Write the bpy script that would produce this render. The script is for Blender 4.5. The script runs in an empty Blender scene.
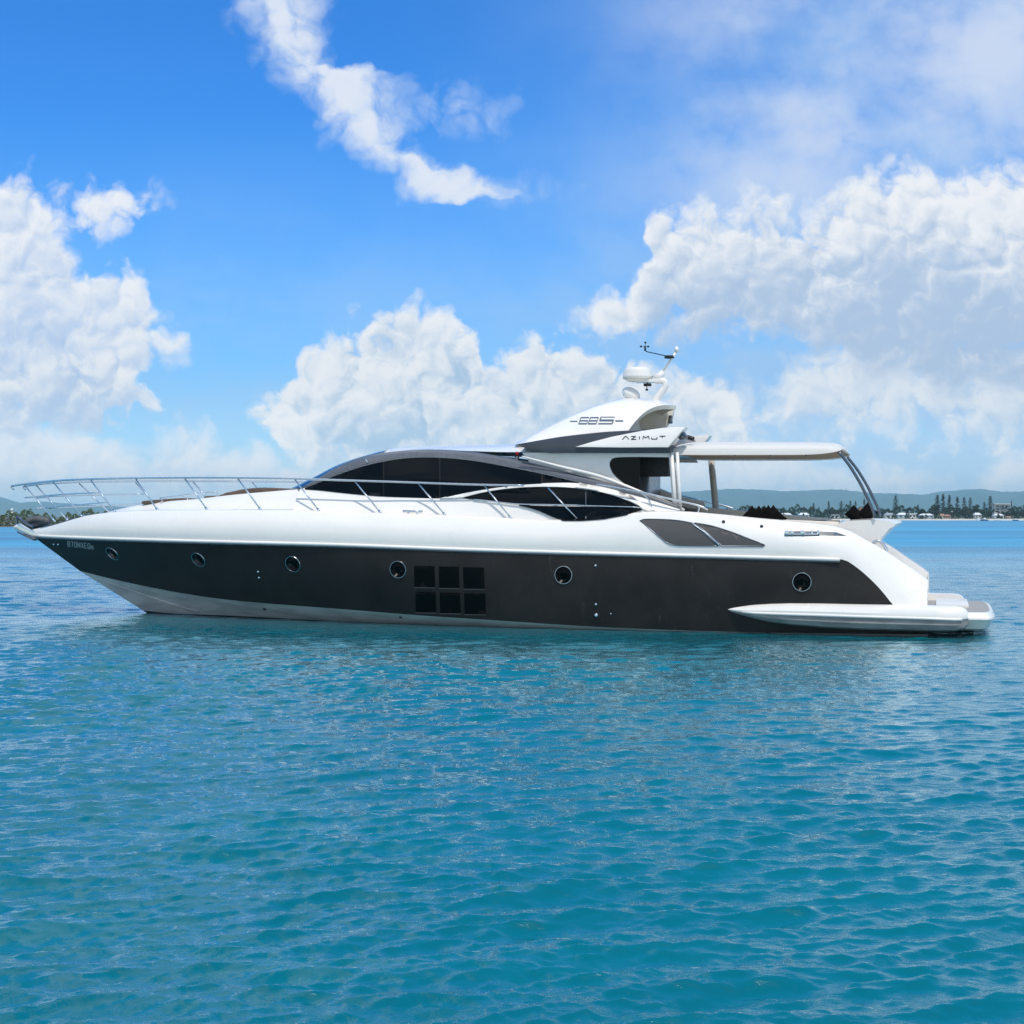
import bpy, bmesh, math, random
import numpy as np
from mathutils import Vector, Matrix
from mathutils.bvhtree import BVHTree
from mathutils.geometry import delaunay_2d_cdt

SC = bpy.context.scene
COL = SC.collection
R = math.radians
random.seed(7)

# ------------------------------------------------------------------ camera
CAM_H = 2.8            # eye height above the water
FPX = 1500.0           # focal length in pixels of a 1024 px frame
HOR = 516.0            # picture row of the horizon
cam = bpy.data.cameras.new('camera')
cam_o = bpy.data.objects.new('camera', cam)
COL.objects.link(cam_o)
cam_o.location = (0, 0, CAM_H)
cam_o.rotation_euler = (R(90), 0, 0)
cam.sensor_width = 36
cam.lens = 36 * FPX / 1024
cam.shift_y = (HOR - 512) / 1024
cam.clip_start = 0.5
cam.clip_end = 60000
SC.camera = cam_o
SC.render.resolution_x = SC.render.resolution_y = 1024

# ------------------------------------------------------------------ light
SUN_EL, SUN_AZ = R(63), R(166)      # azimuth clockwise from +Y (view direction): behind the camera, to its right
sun = bpy.data.lights.new('sun', 'SUN')
sun.energy = 3.15
sun.angle = R(0.5)
sun.color = (1.0, 0.965, 0.90)
sun_o = bpy.data.objects.new('sun', sun)
COL.objects.link(sun_o)
sd = Vector((math.sin(SUN_AZ) * math.cos(SUN_EL), math.cos(SUN_AZ) * math.cos(SUN_EL), math.sin(SUN_EL)))
sun_o.rotation_euler = (-sd).to_track_quat('-Z', 'Y').to_euler()
sun_o.location = sd * 50

SC.view_settings.view_transform = 'Standard'
SC.view_settings.look = 'None'
SC.view_settings.exposure = 0.0
SC.view_settings.gamma = 1.0
SC.cycles.use_denoising = True; SC.cycles.denoising_prefilter = 'NONE'
SC.cycles.use_adaptive_sampling = False
SC.cycles.sample_clamp_direct = 4.0
SC.cycles.sample_clamp_indirect = 4.0
SC.cycles.max_bounces = 8
SC.cycles.transparent_max_bounces = 12

# ------------------------------------------------------------------ node helper
class NT:
    def __init__(self, tree):
        self.t = tree; self.n = tree.nodes; self.l = tree.links
    def add(self, typ, **kw):
        nd = self.n.new(typ)
        for k, v in kw.items():
            setattr(nd, k, v)
        return nd
    def put(self, sock, v):
        if hasattr(v, 'is_output') or isinstance(v, bpy.types.NodeSocket):
            self.l.new(v, sock)
        else:
            sock.default_value = v
    def math(self, op, a, b=None, c=None, clamp=False):
        nd = self.add('ShaderNodeMath', operation=op, use_clamp=clamp)
        self.put(nd.inputs[0], a)
        if b is not None: self.put(nd.inputs[1], b)
        if c is not None: self.put(nd.inputs[2], c)
        return nd.outputs[0]
    def vec(self, op, a, b=None, scale=None):
        nd = self.add('ShaderNodeVectorMath', operation=op)
        self.put(nd.inputs[0], a)
        if b is not None: self.put(nd.inputs[1], b)
        if scale is not None: self.put(nd.inputs['Scale'], scale)
        return nd.outputs['Value'] if op in ('DOT_PRODUCT', 'LENGTH') else nd.outputs[0]
    def maprange(self, v, a, b, c=0.0, d=1.0, smooth=True):
        nd = self.add('ShaderNodeMapRange', interpolation_type='SMOOTHSTEP' if smooth else 'LINEAR')
        nd.clamp = True
        self.put(nd.inputs[0], v)
        for i, x in enumerate((a, b, c, d)):
            self.put(nd.inputs[1 + i], x)
        return nd.outputs[0]
    def mix(self, f, a, b, mode='MIX'):
        nd = self.add('ShaderNodeMix', data_type='RGBA', blend_type=mode)
        self.put(nd.inputs[0], f); self.put(nd.inputs[6], a); self.put(nd.inputs[7], b)
        return nd.outputs[2]
    def ramp(self, f, stops):
        nd = self.add('ShaderNodeValToRGB')
        el = nd.color_ramp.elements
        while len(el) < len(stops): el.new(0.5)
        for e, (p, c) in zip(el, stops):
            e.position = p; e.color = (c[0], c[1], c[2], 1) if hasattr(c, '__len__') else (c, c, c, 1)
        self.put(nd.inputs[0], f)
        return nd.outputs[0]
    def noise(self, v, scale, detail=4, rough=0.55, lac=2.0, dist=0.0, dim='3D'):
        nd = self.add('ShaderNodeTexNoise', noise_dimensions=dim)
        if v is not None: self.put(nd.inputs['Vector'], v)
        nd.inputs['Scale'].default_value = scale
        nd.inputs['Detail'].default_value = detail
        nd.inputs['Roughness'].default_value = rough
        nd.inputs['Lacunarity'].default_value = lac
        nd.inputs['Distortion'].default_value = dist
        return nd.outputs[0]
    def voro(self, v, scale, detail=3, rough=0.5):
        nd = self.add('ShaderNodeTexVoronoi', voronoi_dimensions='2D', feature='SMOOTH_F1')
        self.put(nd.inputs['Vector'], v)
        nd.inputs['Scale'].default_value = scale
        nd.inputs['Detail'].default_value = detail
        nd.inputs['Roughness'].default_value = rough
        nd.inputs['Smoothness'].default_value = 0.35
        return nd.outputs['Distance']

# ------------------------------------------------------------------ sky and clouds
# Cloud banks live in directions of the sky dome: (bearing, climb) as tangent ratios, so they stay put for every viewer.
def build_world():
    w = bpy.data.worlds.new('World')
    SC.world = w
    w.use_nodes = True
    T = NT(w.node_tree)
    T.n.clear()
    out = T.add('ShaderNodeOutputWorld')
    bg = T.add('ShaderNodeBackground')
    STR = 0.1
    bg.inputs['Strength'].default_value = STR
    sky = T.add('ShaderNodeTexSky', sky_type='NISHITA')
    sky.sun_disc = False
    sky.sun_elevation = SUN_EL
    sky.sun_rotation = SUN_AZ
    sky.altitude = 0
    sky.air_density = 1.0
    sky.dust_density = 0.3
    sky.ozone_density = 4.0
    tc = T.add('ShaderNodeTexCoord')
    sep = T.add('ShaderNodeSeparateXYZ')
    T.l.new(tc.outputs['Generated'], sep.inputs[0])
    dx, dy, dz = sep.outputs
    ay = T.math('MAXIMUM', T.math('ABSOLUTE', dy), 0.12)
    u = T.math('DIVIDE', dx, ay)
    v = T.math('DIVIDE', dz, ay)
    X = T.math('MULTIPLY_ADD', u, 15.0, 5.12)
    Y = T.math('MULTIPLY_ADD', v, -15.0, 5.16)
    comb = T.add('ShaderNodeCombineXYZ')
    T.put(comb.inputs[0], X); T.put(comb.inputs[1], Y)
    P = comb.outputs[0]

    def curve(sock, pts):
        # one-dimensional outline: picture-degree units / 1024
        nd = T.add('ShaderNodeFloatCurve')
        T.put(nd.inputs['Value'], T.math('MULTIPLY_ADD', sock, 1 / 12.24, 1 / 12.24))
        c = nd.mapping.curves[0]
        P_ = [((x + 100) / 1224, (y + 100) / 1224) for x, y in pts]
        if P_[0][0] > 0.001: P_ = [(0.0, P_[0][1])] + P_
        if P_[-1][0] < 0.999: P_ = P_ + [(1.0, P_[-1][1])]
        while len(c.points) < len(P_): c.points.new(0.5, 0.5)
        for q, (x, y) in zip(c.points, P_):
            q.location = (x, y); q.handle_type = 'AUTO_CLAMPED'
        nd.mapping.update()
        return T.math('MULTIPLY_ADD', nd.outputs[0], 12.24, -1.0)

    # clear air: Nishita, deepened, paling towards the horizon
    hs = T.add('ShaderNodeHueSaturation')
    hs.inputs['Saturation'].default_value = SKY_SAT
    hs.inputs['Value'].default_value = SKY_VAL
    T.l.new(sky.outputs[0], hs.inputs['Color'])
    col = T.mix(1.0, hs.outputs[0], SKY_TINT, 'MULTIPLY')
    # thin milk: higher to the right, and low down
    right = T.maprange(X, 3.6, 9.5)
    low = T.maprange(Y, 1.0, 4.4)
    thin_n = T.noise(T.vec('MULTIPLY', P, (0.7, 1.2, 1)), 0.9, 6, 0.6, dim='2D')
    milk = T.math('ADD', T.math('MULTIPLY', right, 0.50), T.math('MULTIPLY', low, 0.62))
    milk = T.math('MULTIPLY', milk, T.maprange(thin_n, 0.25, 0.75, 0.55, 1.25))
    milk = T.math('MULTIPLY', T.math('MINIMUM', milk, 0.88), T.maprange(Y, -1.4, 0.3, 0.0, 1.0))
    K = 1.0 / STR
    col = T.mix(milk, col, (0.40 * K, 0.62 * K, 0.94 * K, 1))
    col = T.mix(T.maprange(Y, 0.2, -1.8, 0.0, 0.75), col, (0.045 * K, 0.44 * K, 0.98 * K, 1))  # overhead sky pushed to brighter blue for the water to reflect
    lowest = T.maprange(Y, 3.6, 5.1)
    col = T.mix(T.math('MULTIPLY', lowest, 0.6), col, (0.60 * K, 0.75 * K, 0.93 * K, 1))

    # shared turbulence: curl, fine fractal and rounded billows, and the same a step towards the light
    cn = T.add('ShaderNodeTexNoise', noise_dimensions='2D')
    T.put(cn.inputs['Vector'], P)
    cn.inputs['Scale'].default_value = 2.2; cn.inputs['Detail'].default_value = 3
    curl = T.vec('SCALE', T.vec('SUBTRACT', cn.outputs[1], (0.5, 0.5, 0.5)), scale=0.36)
    PW = T.vec('ADD', P, curl)
    def billow(pt, sc):
        nd = T.add('ShaderNodeTexVoronoi', voronoi_dimensions='2D', feature='F1')
        T.put(nd.inputs['Vector'], pt)
        nd.inputs['Scale'].default_value = sc; nd.inputs['Detail'].default_value = 3.0; nd.inputs['Roughness'].default_value = 0.52
        return T.math('MULTIPLY', T.math('POWER', nd.outputs['Distance'], 2.0), 1.35)
    DEL = (-0.055, -0.085, 0)
    bi, bi2 = billow(PW, 2.6), billow(T.vec('ADD', PW, DEL), 2.6)
    fb = T.noise(P, 2.4, 8, 0.6, dim='2D')
    fb2 = T.noise(T.vec('ADD', P, DEL), 2.4, 8, 0.6, dim='2D')
    turb = T.math('ADD', T.math('MULTIPLY', T.math('SUBTRACT', 0.30, bi), 0.50), T.math('MULTIPLY', T.math('SUBTRACT', fb, 0.5), 0.75))
    turb2 = T.math('ADD', T.math('MULTIPLY', T.math('SUBTRACT', 0.30, bi2), 0.50), T.math('MULTIPLY', T.math('SUBTRACT', fb2, 0.5), 0.75))
    grad = T.math('ADD', T.math('MULTIPLY', T.math('SUBTRACT', bi2, bi), 0.24), T.math('MULTIPLY', T.math('SUBTRACT', fb, fb2), 0.42))
    big = T.math('SUBTRACT', T.noise(PW, 0.85, 3, 0.5, dim='2D'), 0.5)
    grad = T.math('MULTIPLY_ADD', big, 0.75, grad)
    seps = T.add('ShaderNodeSeparateXYZ'); T.put(seps.inputs[0], PW)
    XW, YW = seps.outputs[0], seps.outputs[1]

    def heap(col, top, bot, amp, soft, lit, shade, kd, fall, dark, amt=1.0, extra=(), lo=0.16, bsoft=1.0):
        """a cumulus bank between an upper and a lower outline"""
        tp = T.math('SUBTRACT', YW, curve(XW, top))
        bt = T.math('MULTIPLY', T.math('SUBTRACT', curve(XW, bot), YW), bsoft)
        D = T.math('SMOOTH_MIN', tp, bt, 0.10)
        for (cx, cy, rx, ry) in extra:
            d = T.vec('LENGTH', T.vec('MULTIPLY', T.vec('SUBTRACT', PW, (cx / 100, cy / 100, 0)), (100 / rx, 100 / ry, 0)))
            D = T.math('SMOOTH_MAX', D, T.math('MULTIPLY_ADD', d, -ry / 100, ry / 100), 0.1)
        D = T.math('ADD', T.math('MULTIPLY_ADD', turb, amp * 0.62, D), 0.11)
        a = T.math('MULTIPLY', T.maprange(D, 0.0, soft), amt)
        li = T.math('MULTIPLY_ADD', grad, kd * 0.75, 0.80)
        li = T.math('SUBTRACT', li, T.maprange(tp, 0.0, fall * 1.25, 0.0, dark * 0.95, smooth=False))
        li = T.math('ADD', li, T.maprange(D, 0.35, 0.0, 0.0, 0.12))
        li = T.maprange(li, lo, 0.92)
        c = T.mix(li, tuple(x * K for x in shade) + (1,), tuple(x * K for x in lit) + (1,))
        return T.mix(a, col, c)

    # broken high cloud, top middle: a soft streak running down to the right
    left = curve(YW, [(-100, 192), (0, 230), (50, 252), (100, 290), (130, 322), (150, 346), (175, 380), (190, 398), (203, 430), (215, 470)])
    rght = curve(YW, [(-100, 326), (0, 332), (50, 337), (64, 350), (70, 402), (100, 414), (150, 424), (160, 436), (169, 486), (186, 508), (194, 524), (204, 440), (215, 400)])
    D = T.math('MINIMUM', T.math('SUBTRACT', XW, left), T.math('SUBTRACT', rght, XW))
    for (cx, cy, rx, ry) in ((458, 108, 46, 22), (495, 190, 30, 7)):
        d = T.vec('LENGTH', T.vec('MULTIPLY', T.vec('SUBTRACT', PW, (cx / 100, cy / 100, 0)), (100 / rx, 100 / ry, 0)))
        D = T.math('MAXIMUM', D, T.math('MULTIPLY_ADD', d, -ry / 130, ry / 130))
    D = T.math('MULTIPLY_ADD', turb, 0.26, D)
    li = T.maprange(T.math('MULTIPLY_ADD', grad, 0.45, T.maprange(D, 0.0, 0.5, 0.35, 0.8)), 0.1, 1.0)
    col = T.mix(T.math('MULTIPLY', T.maprange(D, -0.18, 0.40), 0.9), col, T.mix(li, (0.62 * K, 0.76 * K, 0.97 * K, 1), (0.88 * K, 0.91 * K, 0.97 * K, 1)))
    # torn veil, upper right
    vn = T.noise(T.vec('MULTIPLY', P, (0.7, 1.1, 1)), 0.75, 5, 0.52, dim='2D')
    vm = T.math('MULTIPLY', T.maprange(X, 5.4, 8.2), T.maprange(Y, 3.2, 1.6))
    va = T.math('MULTIPLY', T.maprange(T.math('MULTIPLY_ADD', turb, 0.08, vn), 0.22, 0.74), T.math('MULTIPLY', vm, 0.86))
    va = T.math('MULTIPLY', va, T.maprange(Y, -1.4, 0.2))
    col = T.mix(va, col, (0.68 * K, 0.77 * K, 0.94 * K, 1))

    WHITE, SHADE = (0.955, 0.965, 0.985), (0.44, 0.60, 0.80)
    col = heap(col, [(-100, 400), (0, 407), (30, 404), (60, 414), (100, 428), (140, 438), (160, 430), (185, 420), (205, 421), (216, 431), (235, 440), (255, 434), (270, 440), (300, 446), (690, 430), (705, 416), (740, 412), (770, 426), (800, 440), (850, 460), (876, 450), (895, 452), (912, 468), (955, 470), (985, 454), (1000, 442), (1030, 430)],
               [(-100, 520), (1124, 520)], 0.32, 0.42, (0.92, 0.925, 0.97), (0.64, 0.76, 0.91), 0.9, 0.9, 0.36, 0.96)
    col = heap(col, [(600, 420), (680, 410), (725, 385), (760, 366), (800, 340), (860, 320), (950, 330), (1030, 340)], [(600, 430), (700, 446), (800, 456), (900, 450), (1030, 462)],
               0.60, 0.5, (0.91, 0.935, 0.97), (0.52, 0.66, 0.85), 1.0, 1.1, 0.42, 0.94)
    col = heap(col, [(500, 380), (540, 336), (566, 318), (592, 298), (622, 280), (638, 262), (648, 234), (655, 200), (690, 196), (720, 192), (770, 192), (800, 202), (835, 184), (870, 162), (900, 157), (950, 166), (1000, 156), (1030, 143)],
               [(500, 340), (560, 342), (640, 346), (720, 354), (790, 346), (830, 366), (880, 388), (1030, 400)], 0.50, 0.34, WHITE, (0.47, 0.60, 0.80), 1.0, 1.3, 0.60, 0.97, lo=0.16)
    col = heap(col, [(200, 460), (243, 418), (262, 404), (285, 376), (300, 354), (320, 340), (345, 326), (365, 314), (385, 313), (405, 306), (430, 304), (460, 311), (476, 326), (486, 362), (500, 362), (515, 346), (530, 334), (545, 328), (565, 333), (590, 346), (625, 353), (640, 366), (660, 373), (690, 366), (715, 373), (728, 386), (745, 414), (790, 470)],
               [(200, 420), (243, 424), (270, 445), (300, 462), (400, 480), (600, 480), (790, 460)], 0.42, 0.22, WHITE, SHADE, 1.1, 1.25, 0.55, 0.98)
    col = heap(col, [(240, 450), (290, 410), (325, 378), (352, 366), (380, 346), (425, 346), (450, 352), (476, 376), (500, 398), (530, 376), (560, 362), (590, 376), (620, 400), (680, 440)],
               [(240, 440), (270, 446), (300, 464), (400, 480), (600, 480), (700, 460)], 0.48, 0.30, WHITE, SHADE, 1.1, 1.1, 0.62, 0.9)
    col = heap(col, [(-100, 140), (0, 168), (25, 167), (36, 180), (50, 200), (64, 232), (76, 252), (100, 263), (115, 256), (130, 258), (145, 276), (155, 302), (167, 317), (185, 322), (196, 346), (212, 420)],
               [(-100, 440), (0, 432), (60, 432), (118, 420), (150, 376), (166, 362), (190, 352), (204, 330)], 0.42, 0.32, WHITE, (0.50, 0.64, 0.88), 1.0, 2.0, 0.50, 0.95, extra=((108, 211, 62, 30), (70, 214, 40, 26)))
    col = heap(col, [(-100, 390), (0, 378), (40, 361), (70, 356), (100, 353), (130, 366), (150, 376), (160, 394), (172, 440)], [(-100, 445), (0, 440), (60, 436), (120, 432), (150, 428), (166, 410)],
               0.42, 0.2, WHITE, (0.50, 0.64, 0.86), 1.0, 0.62, 0.66, 0.92)

    # the air brightens towards the horizon
    col = T.mix(T.maprange(Y, 3.7, 5.0), col, T.mix(1.0, col, (1.38, 1.32, 1.23, 1), 'MULTIPLY'))
    # behind and overhead, where no named cloud stands, keep an even broken sky
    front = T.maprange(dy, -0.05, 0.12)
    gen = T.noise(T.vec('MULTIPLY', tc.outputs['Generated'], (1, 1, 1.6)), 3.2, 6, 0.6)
    gcol = T.mix(T.maprange(gen, 0.47, 0.62, 0.1, 0.9), T.mix(1.0, hs.outputs[0], (1.25, 1.25, 1.2, 1), 'MULTIPLY'), (1.25 * K, 1.27 * K, 1.3 * K, 1))  # unseen rear sky brightened further as added fill for the shaded near sides
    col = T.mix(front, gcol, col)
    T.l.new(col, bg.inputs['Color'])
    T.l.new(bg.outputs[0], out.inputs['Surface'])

SKY_SAT, SKY_VAL, SKY_TINT = 1.25, 1.0, (0.50, 1.20, 1.80, 1)
build_world()

# ------------------------------------------------------------------ materials
MATS = {}
def principled(name, base=(0.5, 0.5, 0.5), rough=0.5, metal=0.0, coat=0.0, ior=1.45, spec=0.5, trans=0.0, alpha=1.0):
    m = bpy.data.materials.new(name)
    m.use_nodes = True
    T = NT(m.node_tree)
    p = T.n['Principled BSDF']
    p.inputs['Base Color'].default_value = tuple(base) + (1,)
    p.inputs['Roughness'].default_value = rough
    p.inputs['Metallic'].default_value = metal
    p.inputs['Coat Weight'].default_value = coat
    p.inputs['Coat Roughness'].default_value = 0.06
    p.inputs['IOR'].default_value = ior
    p.inputs['Specular IOR Level'].default_value = spec
    p.inputs['Transmission Weight'].default_value = trans
    p.inputs['Alpha'].default_value = alpha
    MATS[name] = m
    return m, T, p
def mottled(name, c1, c2, scale=3.0, rough=0.5, rvar=0.1, bump=0.0, bscale=40, detail=5, stretch=(1, 1, 1), **kw):
    """paint or cloth with the small unevenness of a used surface"""
    m, T, p = principled(name, c1, rough, **kw)
    tc = T.add('ShaderNodeTexCoord')
    v = T.vec('MULTIPLY', tc.outputs['Object'], stretch)
    n = T.noise(v, scale, detail, 0.6)
    T.put(p.inputs['Base Color'], T.mix(T.maprange(n, 0.35, 0.65), tuple(c1) + (1,), tuple(c2) + (1,)))
    T.put(p.inputs['Roughness'], T.maprange(T.noise(v, scale * 2.3, 3), 0.3, 0.7, max(0.02, rough - rvar), rough + rvar))
    if bump:
        b = T.add('ShaderNodeBump'); b.inputs['Strength'].default_value = bump; b.inputs['Distance'].default_value = 0.02
        T.put(b.inputs['Height'], T.noise(tc.outputs['Object'], bscale, 3))
        T.put(p.inputs['Normal'], b.outputs[0])
    return m

mottled('white gelcoat', (0.80, 0.765, 0.715), (0.775, 0.74, 0.695), 0.9, 0.24, 0.05, coat=0.5)
mottled('white moulding', (0.79, 0.755, 0.71), (0.76, 0.725, 0.68), 1.2, 0.33, 0.06, coat=0.25)
mottled('cream lining', (0.76, 0.71, 0.60), (0.71, 0.66, 0.56), 2.0, 0.5, 0.1)
mottled('beige upholstery', (0.52, 0.47, 0.40), (0.46, 0.41, 0.34), 5.0, 0.7, 0.1, bump=0.2, bscale=90)
mottled('pale upholstery', (0.86, 0.77, 0.66), (0.80, 0.72, 0.61), 5.0, 0.7, 0.1)
mottled('tan cushion', (0.125, 0.085, 0.062), (0.095, 0.065, 0.05), 3.0, 0.8, 0.1, bump=0.3, bscale=120)
mottled('black fabric', (0.003, 0.003, 0.003), (0.009, 0.007, 0.006), 8.0, 0.85, 0.1, bump=0.4, bscale=70, spec=0.08)
mottled('brown fabric', (0.16, 0.10, 0.075), (0.30, 0.22, 0.18), 12.0, 0.6, 0.1, bump=0.4, bscale=70)
mottled('grey trim', (0.115, 0.12, 0.135), (0.10, 0.105, 0.12), 2.0, 0.3, 0.06, coat=0.4)
mottled('slate paint', (0.055, 0.06, 0.072), (0.045, 0.05, 0.06), 2.0, 0.34, 0.06, coat=0.3)
mottled('vent grey', (0.088, 0.086, 0.086), (0.080, 0.079, 0.079), 30.0, 0.6, 0.05, spec=0.15)
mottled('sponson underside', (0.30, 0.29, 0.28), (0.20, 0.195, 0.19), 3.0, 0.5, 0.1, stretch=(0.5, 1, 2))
mottled('boot stripe', (0.52, 0.50, 0.48), (0.36, 0.35, 0.335), 2.2, 0.45, 0.1, stretch=(0.35, 1, 2.5))
mottled('antifouling', (0.012, 0.012, 0.013), (0.03, 0.03, 0.03), 5, 0.7, 0.1)
mottled('teak', (0.30, 0.27, 0.24), (0.38, 0.35, 0.31), 6, 0.6, 0.1, stretch=(1, 14, 1))
mottled('black rubber', (0.012, 0.012, 0.012), (0.02, 0.02, 0.02), 10, 0.6, 0.1)
mottled('remnant grey', (0.11, 0.11, 0.115), (0.08, 0.08, 0.085), 6, 0.6, 0.1)
principled('chrome', (0.78, 0.79, 0.80), 0.16, 1.0)
principled('worn chrome', (0.48, 0.475, 0.47), 0.25, 1.0)
principled('dark steel', (0.16, 0.18, 0.21), 0.25, 0.9)
principled('window glass', (0.002, 0.004, 0.006), 0.05, spec=0.14)
principled('porthole glass', (0.002, 0.002, 0.002), 0.08, spec=0.12)
principled('plate silver', (0.36, 0.35, 0.34), 0.4, 0.3)
principled('logo blue', (0.10, 0.13, 0.18), 0.4, 0.2)
principled('logo dark', (0.03, 0.03, 0.035), 0.4)
principled('nav red', (0.35, 0.01, 0.01), 0.3)

def canvas(name, c, tr):
    m, T, p = principled(name, c, 0.7, spec=0.3)
    t = T.add('ShaderNodeBsdfTranslucent'); t.inputs['Color'].default_value = tuple(c) + (1,)
    mx = T.add('ShaderNodeMixShader'); mx.inputs[0].default_value = tr
    out = T.n['Material Output']
    T.l.new(p.outputs[0], mx.inputs[1]); T.l.new(t.outputs[0], mx.inputs[2]); T.l.new(mx.outputs[0], out.inputs['Surface'])
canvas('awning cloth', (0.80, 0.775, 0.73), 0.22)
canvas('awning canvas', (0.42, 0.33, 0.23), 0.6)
def hull_paint():
    m, T, p = principled('charcoal hull paint', (0.03, 0.03, 0.032), 0.3, 0.0, coat=0.0, spec=0.14)
    tc = T.add('ShaderNodeTexCoord')
    o = tc.outputs['Object']
    n = T.noise(o, 1.1, 5, 0.6)
    base = T.mix(T.maprange(n, 0.3, 0.7), (0.019, 0.0175, 0.017, 1), (0.028, 0.026, 0.025, 1))
    # scuffs and dried salt runs, thicker towards the stern where the fenders rub
    st = T.noise(T.vec('MULTIPLY', o, (1.6, 1, 0.55)), 3.0, 8, 0.68, dist=1.5)
    sep = T.add('ShaderNodeSeparateXYZ'); T.put(sep.inputs[0], o)
    aft = T.maprange(sep.outputs[0], -4.0, 6.0, 0.15, 1.0)
    sc = T.math('MULTIPLY', T.maprange(st, 0.60, 0.74), T.math('MULTIPLY', aft, 0.5))
    base = T.mix(sc, base, (0.11, 0.108, 0.105, 1))
    T.put(p.inputs['Base Color'], base)
    T.put(p.inputs['Roughness'], T.math('MULTIPLY_ADD', sc, 0.3, T.maprange(n, 0.3, 0.7, 0.34, 0.44)))
    p.inputs['Coat Roughness'].default_value = 0.12
    return m
hull_paint()

# ------------------------------------------------------------------ mesh helpers
def mesh_obj(name, verts, faces, mat, parent=None, smooth=True, mat_idx=None, mats=None):
    me = bpy.data.meshes.new(name)
    me.from_pydata([tuple(v) for v in verts], [], [tuple(f) for f in faces])
    me.update()
    for m in (mats or [mat]):
        me.materials.append(MATS[m])
    if mat_idx is not None:
        me.polygons.foreach_set('material_index', mat_idx)
    if smooth:
        me.polygons.foreach_set('use_smooth', [True] * len(me.polygons))
    o = bpy.data.objects.new(name, me)
    COL.objects.link(o)
    if parent is not None:
        o.parent = parent
    return o
def autosmooth(o, deg=35):
    me = o.data
    bm = bmesh.new(); bm.from_mesh(me)
    bmesh.ops.remove_doubles(bm, verts=bm.verts, dist=1e-5)
    bmesh.ops.recalc_face_normals(bm, faces=bm.faces)
    for e in bm.edges:
        if len(e.link_faces) == 2 and e.calc_face_angle(0) > R(deg):
            e.smooth = False
    bm.to_mesh(me); bm.free()
    return o
def thing(name, label, cat, loc=(0, 0, 0), rz=0, group=None):
    o = bpy.data.objects.new(name, None)
    o.empty_display_size = 0.5
    COL.objects.link(o)
    o.location = loc; o.rotation_euler = (0, 0, rz)
    return tag(o, label, cat, group)
def tag(o, label=None, cat=None, group=None, kind=None):
    if label: o['label'] = label
    if cat: o['category'] = cat
    if group: o['group'] = group
    if kind: o['kind'] = kind
    return o
class MB:
    """collects shapes that belong to ONE mesh"""
    def __init__(self): self.v = []; self.f = []; self.mi = []; self.cur = 0
    def add(self, v, f):
        k = len(self.v)
        self.v += [tuple(x) for x in v]
        self.f += [tuple(i + k for i in q) for q in f]
        self.mi += [self.cur] * len(f)
    def box(self, c, sx, sy, sz, rot=None):
        pts = [Vector((x * sx / 2, y * sy / 2, z * sz / 2)) for x in (-1, 1) for y in (-1, 1) for z in (-1, 1)]
        if rot is not None: pts = [rot @ p for p in pts]
        self.add([p + Vector(c) for p in pts], [(0, 1, 3, 2), (4, 6, 7, 5), (0, 4, 5, 1), (2, 3, 7, 6), (0, 2, 6, 4), (1, 5, 7, 3)])
    def tube(self, pts, r, n=8, closed=False):
        pts = [Vector(p) for p in pts]
        m = len(pts)
        rr = r if hasattr(r, '__len__') else [r] * m
        vs, fs = [], []
        prev = None
        for i, p in enumerate(pts):
            t = (pts[(i + 1) % m] - pts[i - 1]) if closed else (pts[min(i + 1, m - 1)] - pts[max(i - 1, 0)])
            t.normalize()
            ref = prev if prev is not None else (Vector((0, 0, 1)) if abs(t.z) < 0.9 else Vector((0, 1, 0)))
            x = (ref - t * ref.dot(t)).normalized(); prev = x
            y = t.cross(x)
            for k in range(n):
                a = 2 * math.pi * k / n
                vs.append(p + (x * math.cos(a) + y * math.sin(a)) * rr[i])
        for i in range(m if closed else m - 1):
            j = (i + 1) % m
            for k in range(n):
                k2 = (k + 1) % n
                fs.append((i * n + k, i * n + k2, j * n + k2, j * n + k))
        if not closed:
            fs.append(tuple(range(n - 1, -1, -1))); fs.append(tuple((m - 1) * n + k for k in range(n)))
        self.add(vs, fs)
    def lathe(self, prof, c, n=24, axis=None):
        vs, fs = [], []
        for (r, z) in prof:
            for k in range(n):
                a = 2 * math.pi * k / n
                p = Vector((r * math.cos(a), r * math.sin(a), z))
                if axis is not None: p = axis @ p
                vs.append(p + Vector(c))
        for i in range(len(prof) - 1):
            for k in range(n):
                k2 = (k + 1) % n
                fs.append((i * n + k, i * n + k2, (i + 1) * n + k2, (i + 1) * n + k))
        fs.append(tuple(range(n - 1, -1, -1))); fs.append(tuple((len(prof) - 1) * n + k for k in range(n)))
        self.add(vs, fs)
    def grid(self, rows, flip=False, wrap=False):
        n = len(rows[0])
        fs = []
        for i in range(len(rows) - 1):
            for k in range(n if wrap else n - 1):
                k2 = (k + 1) % n
                q = (i * n + k, i * n + k2, (i + 1) * n + k2, (i + 1) * n + k)
                fs.append(q[::-1] if flip else q)
        self.add([p for r in rows for p in r], fs)
    def build(self, name, mat, parent=None, smooth=True, auto=None, mats=None):
        o = mesh_obj(name, self.v, self.f, mat, parent, smooth, self.mi if mats else None, mats)
        if auto: autosmooth(o, auto)
        return o
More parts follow.
